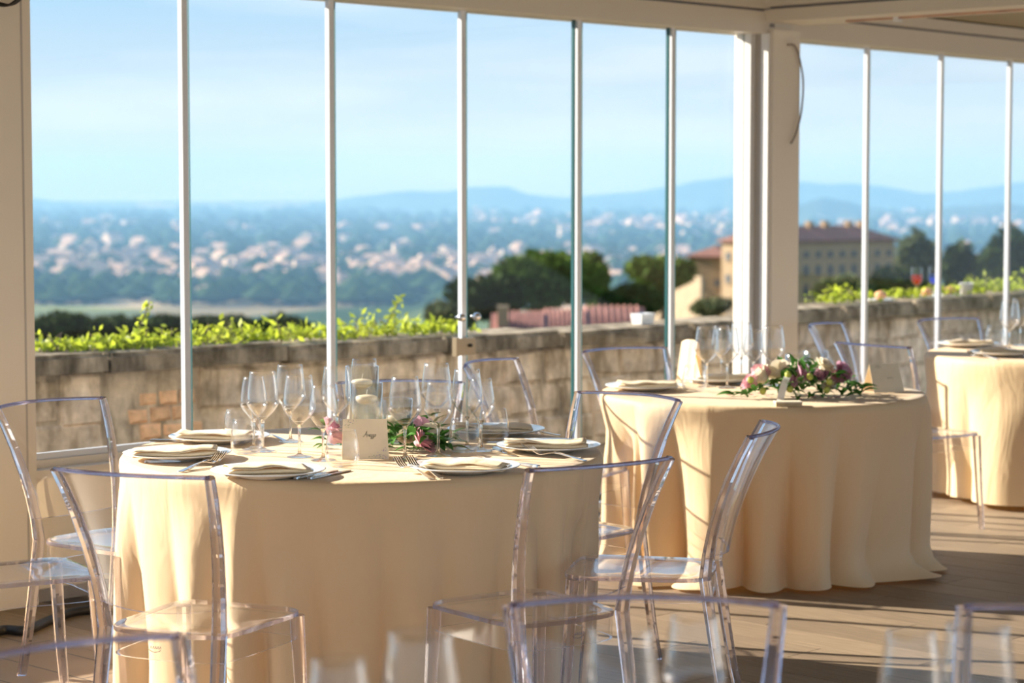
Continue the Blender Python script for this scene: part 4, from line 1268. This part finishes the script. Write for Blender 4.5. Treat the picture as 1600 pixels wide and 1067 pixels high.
gc = at(585, 698, S)
def loc(px, py, h=0.0):
    p = at(px, py, S + h); return (p.x - gc.x, p.y - gc.y, h)
lv = []
for k in range(150):
    px = R.uniform(604, 702); py = R.uniform(688, 709)
    x, y, _ = loc(px, py); z = max(0.006, R.uniform(0.0, 0.075) * (1 - ((px - 650) / 60) ** 2) + .006)
    lv.append((x, y, z, R.uniform(.05, .085), R.uniform(0, 6.28), R.uniform(-.1, .7)))
for (px, py, az, pt) in [(492, 676, 2.0, .3), (500, 690, 1.7, .1), (505, 700, 2.4, .0), (500, 704, 1.2, .0), (512, 672, 1.0, .7), (518, 698, 2.9, .3), (500, 668, .6, .5), (510, 706, 1.9, 0), (520, 700, .6, .4), (522, 690, 2.2, .8)]:
    x, y, _ = loc(px + 12, 700); lv.append((x, y, max(.006, (704 - py) / 470 * .9), R.uniform(.05, .065), az - .2, pt))
rs = []
for (px, py, hpx, k, s) in [(650, 707, 6, 'rose_pink', 1.15), (653, 704, 26, 'rose_mauve', 0.95), (672, 704, 19, 'rose_white', .85), (516, 706, 10, 'rose_pink', 1.0), (512, 703, 28, 'rose_mauve', .8), (634, 702, 10, 'rose_white', .7)]:
    x, y, _ = loc(px, py); rs.append((x, y, .008 + hpx / 480, k, s * 1.25, R.uniform(.5, 1.0), R.uniform(-.4, .4)))
garland('leafy garland with pink and cream roses around the candle vases', gc, lv, rs)
g2 = at(1250, 622, S)
lv = []; rs = []; bd = []
def loc2(px, py):
    p = at(px, py, S); return p.x - g2.x, p.y - g2.y
for k in range(190):
    px = R.gauss(1257, 48); px = min(1345, max(1168, px)); x, y = loc2(px, R.uniform(613, 624))
    e = max(.15, 1 - ((px - 1255) / 95) ** 2)
    lv.append((x, y, .006 + R.uniform(0, .125) * e, R.uniform(.055, .095), R.uniform(0, 6.28), R.uniform(-.2, .9)))
for (px, h, az, pt) in [(1224, .09, 0, 1.4), (1234, .08, .8, 1.0), (1218, .07, .5, .9), (1243, .09, -.8, .9), (1302, .07, -.1, 1.2), (1322, .03, -1.0, .5), (1332, .025, -1.4, .3), (1150, .004, 1.5, .1), (1165, .004, 1.4, .1), (1175, .004, 1.7, .1)]:
    x, y = loc2(px, 619); lv.append((x, y, h, .085, az, pt))
for (px, hpx, k, s) in [(1180, 12, 'rose_pink', 1.1), (1198, 20, 'rose_white', 1.2), (1186, 26, 'rose_pink', .9), (1219, 28, 'rose_white', 1.1), (1243, 28, 'rose_mauve', 1.1), (1245, 14, 'rose_mauve', .9), (1285, 22, 'rose_mauve', .9), (1282, 33, 'rose_white', 1.0), (1309, 28, 'rose_mauve', 1.0), (1313, 20, 'rose_pink', .9), (1257, 18, 'rose_white', .8), (1303, 10, 'rose_white', .9)]:
    x, y = loc2(px, 621); rs.append((x, y - .01, .006 + hpx / 400, k, s, R.uniform(.5, 1.1), R.uniform(-.5, .5)))
rs = [(a, b, c * 1.25, k, q * 1.3, d, e) for a, b, c, k, q, d, e in rs]
for (px, hpx) in [(1190, 6), (1232, 10), (1288, 8), (1267, 30), (1296, 22), (1172, 24), (1232, 34)]:
    x, y = loc2(px, 623); bd.append((x, y - .02, .004 + hpx / 400, 1.3))
garland('long mauve and cream rose garland with white ribbon on the middle table', g2, lv, rs, bd)
# petals strewn in front
pet_me = MB().grid(lambda i, j: ((i - 1.5) * .007, (j - 1.5) * .008, .002 + .0016 * ((i - 1.5) ** 2 + (j - 1.5) ** 2)), 4, 4).mesh('rose_petal', M['rose_pink'])
plist = [(1150, 616), (1165, 618), (1176, 620), (1187, 617), (1200, 622), (1240, 624), (1251, 626), (1262, 621), (1272, 624), (1282, 623), (1296, 625), (1308, 624), (1140, 620), (1330, 619), (1345, 616)]
ORD = ['first', 'second', 'third', 'fourth', 'fifth', 'sixth', 'seventh', 'eighth', 'ninth', 'tenth', 'eleventh', 'twelfth', 'thirteenth', 'fourteenth', 'fifteenth']
for k, (px, py) in enumerate(sorted(plist)):
    p = at(px, py - 1.5, S)
    tag(put('rose_petal', pet_me, None, p, (0, 0, R.uniform(0, 6)), R.uniform(.8, 1.3)), '%s loose pink petal from the left before the middle table garland' % ORD[k], 'petal', 'pink petals strewn on the middle table')
# ribbon, box, tent cards
rb = MB(); rp = [at(1232, 588 + 0, S + .06), at(1224, 594, S + .055), at(1214, 612, S + .03), at(1208, 634, S + .003)]
p0 = at(1228, 621, S)
rpts = smooth_path([(p0.x + .012, p0.y - .03, S + .095), (p0.x - .004, p0.y - .075, S + .092), (p0.x - .024, p0.y - .11, S + .055), (p0.x - .038, p0.y - .135, S + .012), (p0.x - .040, p0.y - .155, S + .002)])
rb.grid(lambda i, j: (rpts[j].x + (i - .5) * .030, rpts[j].y, rpts[j].z), 2, len(rpts))
tag(rb.obj('ribbon', M['ribbon']), 'white satin ribbon trailing from the middle table garland to the cloth', 'ribbon')
b0 = at(1231, 634, S)
t = thing('menu_box', 'small flat tan box under the white ribbon end on the middle table', 'box', (b0.x, b0.y, S), 0.05)
MB().box(-.052, .052, -.03, .03, 0, .014).obj('box_base', M['wood'], t)
MB().box(-.053, .053, -.031, .031, .014, .019).obj('lid', M['card'], t)

def tent_card(label, p, rz, w_, h, d, text=False):
    t = thing('tent_card', label, 'card', p, rz, 'cream tent cards')
    mb = MB(); th = .0012
    for s in (-1, 1):
        vs = [(-w_ / 2, s * d, 0), (w_ / 2, s * d, 0), (w_ / 2 - .004, 0, h), (-w_ / 2 + .004, 0, h)]
        vs += [(x, y - s * th if y else 0, z - (th if z else 0)) for x, y, z in vs]
        f = [(0, 1, 2, 3), (7, 6, 5, 4), (0, 4, 5, 1), (1, 5, 6, 2), (3, 7, 4, 0)]
        mb.add(vs, f)
    mb.obj('folded_card', M['card'], t)
    sl = sqrt(h * h + d * d)
    def on(u, v, e=.0006):      # u across, v up the front face
        k = v / sl
        return (u, -d * (1 - k) - e * h / sl, h * k + e * d / sl)
    if text:
        mb = MB()
        def stroke(pts, s, ox, oy, w0=.00055):
            P = smooth_path([on(ox + x * s, oy + y * s) for x, y in pts], 4)
            mb.tube(P, w0, 4)
        s = .012; ox, oy = -.004, sl * .56
        # flowing hand: A r e z z o
        stroke([(-.3, .1), (.0, .1), (.45, .8), (.75, 1.5), (.72, .8), (.7, .05), (.85, .0)], s, ox, oy)
        stroke([(.3, .55), (.6, .62), (.95, .6)], s, ox, oy)
        x = .95
        for ch in 'rezzo':
            if ch == 'r': stroke([(x, .05), (x + .1, .55), (x + .16, .62), (x + .3, .55), (x + .32, .1), (x + .45, .05)], s, ox, oy); x += .42
            if ch == 'e': stroke([(x, .2), (x + .3, .4), (x + .25, .62), (x + .08, .5), (x + .08, .15), (x + .25, .02), (x + .45, .15)], s, ox, oy); x += .42
            if ch == 'z': stroke([(x, .52), (x + .2, .6), (x + .3, .5), (x + .08, .08), (x + .3, .02), (x + .28, -.35), (x + .08, -.6), (x + .02, -.4), (x + .45, .1)], s, ox, oy); x += .46
            if ch == 'o': stroke([(x + .25, .6), (x + .05, .45), (x + .05, .12), (x + .25, .02), (x + .42, .2), (x + .36, .5), (x + .2, .58), (x + .6, .55)], s, ox, oy); x += .5
        mb.obj('lettering', M['ink'], t)
        rr = random.Random(2)
        for nm, mat, cs in (('lilac_print', 'lilac', [(.055, .012, 16, .010), (.060, .030, 9, .006), (-.052, sl - .012, 7, .007)]), ('leaf_print', 'leafprint', [(.040, .010, 8, .010), (.026, .008, 5, .007), (-.042, sl - .008, 7, .010), (-.058, sl - .022, 5, .006)])):
            mb = MB()
            for (cx, cy, n, sp) in cs:
                for _ in range(n):
                    u = min(w_ / 2 - .006, max(-w_ / 2 + .006, rr.gauss(cx, sp))); v = min(sl - .003, max(.003, rr.gauss(cy, sp * .7)))
                    a = rr.uniform(0, 3.1); q = rr.uniform(.0012, .0024)
                    mb.add([on(u + cos(a) * q, v + sin(a) * q), on(u - sin(a) * q * .6, v + cos(a) * q * .6), on(u - cos(a) * q, v - sin(a) * q), on(u + sin(a) * q * .6, v - cos(a) * q * .6)], [(0, 1, 2, 3)])
            mb.obj(nm, M[mat], t)
    else:
        rr = random.Random(4); mb = MB()
        for k in range(14):
            u = rr.gauss(-.03, .010); v = sl - .012 + rr.gauss(0, .004); q = .002
            mb.add([on(u + q, v), on(u, v + q * .7), on(u - q, v), on(u, v - q * .7)], [(0, 1, 2, 3)])
        for k in range(5):
            P = [on(.005 + k * .006 + .003 * sin(j), sl * .5 + .004 * cos(j * 2.0)) for j in range(4)]
            mb.tube(P, .0006, 4)
        mb.obj('lettering', M['ink'], t)
    return t
p = at(569, 718, S)
tent_card('cream tent card with handwritten name in front of the candle vases', (p.x, p.y + .045, S), 0.10, .148, .125, .045, True)
p = at(1383, 613, S)
tent_card('cream tent card at the right of the middle table', (p.x, p.y + .05, S), 0.32, .145, .118, .055)
# napkin standing upright
p = at(1078, 597, S)
t = thing('standing_napkin', 'ivory napkin standing upright at the back left of the middle table', 'napkin', (p.x, p.y, S), -0.9)
mb = MB()
mb.grid(lambda i, j: ((-1 + 2 * i / 8) * (.054 - .003 * j / 8), (.030 * (1 - j / 8) ** .8 + .004) * -1 + .004 * sin(i * 1.2), .002 + .19 * j / 8 - .012 * (i - 4) ** 2 / 16 * (j / 8)), 9, 9)
mb.grid(lambda i, j: ((-1 + 2 * i / 8) * (.054 - .003 * j / 8), (.030 * (1 - j / 8) ** .8 + .004) + .004 * sin(i * 1.4 + 1), .002 + .19 * j / 8 - .012 * (i - 4) ** 2 / 16 * (j / 8)), 9, 9)
mb.obj('cloth', M['napkin'], t)

# cutlery, built along +y with the business end forward
def fork_mesh():
    mb = MB(); L = .205
    def zc(t):
        if t < .6: return .001 + .013 * sin(min(1, t / .6) * pi / 2) ** 1.5
        if t < .78: return .014 - .007 * sin((t - .6) / .18 * pi / 2)
        return .007 + .022 * ((t - .78) / .22) ** 1.4
    def strip(xs, ts, wfn, th=.0022):
        vs = []
        for t_ in ts:
            w_ = wfn(t_); z = zc(t_)
            vs += [(xs(t_) - w_, t_ * L, z), (xs(t_) + w_, t_ * L, z), (xs(t_) + w_, t_ * L, z + th), (xs(t_) - w_, t_ * L, z + th)]
        fs = [(0, 1, 2, 3)]
        for k in range(len(ts) - 1):
            b_ = 4 * k
            for q in range(4): fs.append((b_ + q, b_ + 4 + q, b_ + 4 + (q + 1) % 4, b_ + (q + 1) % 4))
        b_ = 4 * (len(ts) - 1); fs.append((b_ + 3, b_ + 2, b_ + 1, b_))
        mb.add(vs, fs, 0, False)
    strip(lambda t_: 0, [0, .01, .06, .15, .3, .45, .55, .62, .68, .74, .78], lambda t_: (.005 if t_ < .005 else .0085 - .0065 * min(1, t_ / .45) if t_ < .55 else .002 + (.0105 * min(1, (t_ - .55) / .14))))
    for k in range(4):
        o = (-1.5 + k) * .0066
        strip(lambda t_, o=o: o, [.775, .83, .89, .95, .99], lambda t_: .0021 * (1 - .5 * max(0, t_ - .9) * 10))
    return mb.mesh('dinner_fork', M['steel'])
def knife_mesh():
    mb = MB(); L = .225
    ts = [0, .01, .05, .15, .3, .40, .44, .48, .6, .8, .93, 1.0]
    w = [.005, .0085, .0095, .0085, .0075, .007, .006, .008, .0095, .010, .009, .001]
    th = [.004, .0065, .007, .0065, .006, .0055, .005, .0022, .002, .0018, .0015, .001]
    vs = []
    for t_, a, b_ in zip(ts, w, th): vs += [(-a, t_ * L, .001), (a, t_ * L, .001), (a * .8, t_ * L, .001 + b_), (-a * .8, t_ * L, .001 + b_)]
    fs = [(0, 1, 2, 3)]
    for k in range(len(ts) - 1):
        b_ = 4 * k
        for q in range(4): fs.append((b_ + q, b_ + 4 + q, b_ + 4 + (q + 1) % 4, b_ + (q + 1) % 4))
    fs.append((4 * len(ts) - 1, 4 * len(ts) - 2, 4 * len(ts) - 3, 4 * len(ts) - 4))
    return mb.add(vs, fs).mesh('table_knife', M['steel'])
FORK, KNIFE = fork_mesh(), knife_mesh()
def cut(kind, pe, pt, label, tilt=0.0):
    a = at(pe[0], pe[1], S); b_ = at(pt[0], pt[1], S)
    d = b_ - a; rz = atan2(-d.x, d.y)
    tag(put('dinner_fork' if kind == 'f' else 'table_knife', FORK if kind == 'f' else KNIFE, None, (a.x, a.y, S), (tilt, 0, rz), 1.15 if kind == 'f' else 1.05), label, 'fork' if kind == 'f' else 'knife', 'steel forks' if kind == 'f' else 'steel knives')
cut('f', (674, 749), (622, 736), 'steel fork left of the front plate, outer one, tines by the tent card', .05)
cut('f', (690, 748), (641, 735), 'steel fork left of the front plate, inner one nearest the napkin', .05)
cut('k', (461, 749), (520, 737), 'steel knife right of the front left plate, the outer left one')
cut('k', (483, 749), (540, 737), 'steel knife right of the front left plate, nearer the tent card')
cut('f', (281, 738), (330, 727), 'steel fork left of the front left plate, handle toward us')
cut('f', (290, 735), (338, 724), 'steel fork left of the front left plate, close to its rim')
cut('k', (226, 723), (330, 721), 'steel knife lying in front of the left edge plate')
cut('k', (234, 690), (300, 690), 'steel knife lying behind the left edge plate')
cut('k', (842, 731), (806, 725), 'steel knife right of the front plate, handle by the chair back')
cut('f', (915, 721), (830, 712), 'steel fork in front of the right edge plate, outer one')
cut('f', (906, 716), (822, 708), 'steel fork in front of the right edge plate, inner one')
cut('k', (772, 701), (808, 714), 'steel knife left of the right edge plate')
cut('f', (875, 681), (800, 677), 'steel fork in front of the back right plate')
cut('f', (448, 690), (415, 684), 'steel fork right of the back left plate')
cut('k', (1150, 600), (1190, 596), 'steel knife on the middle table beside the garland')
cut('f', (1560, 562), (1500, 556), 'steel fork in front of the right-hand table front plate')
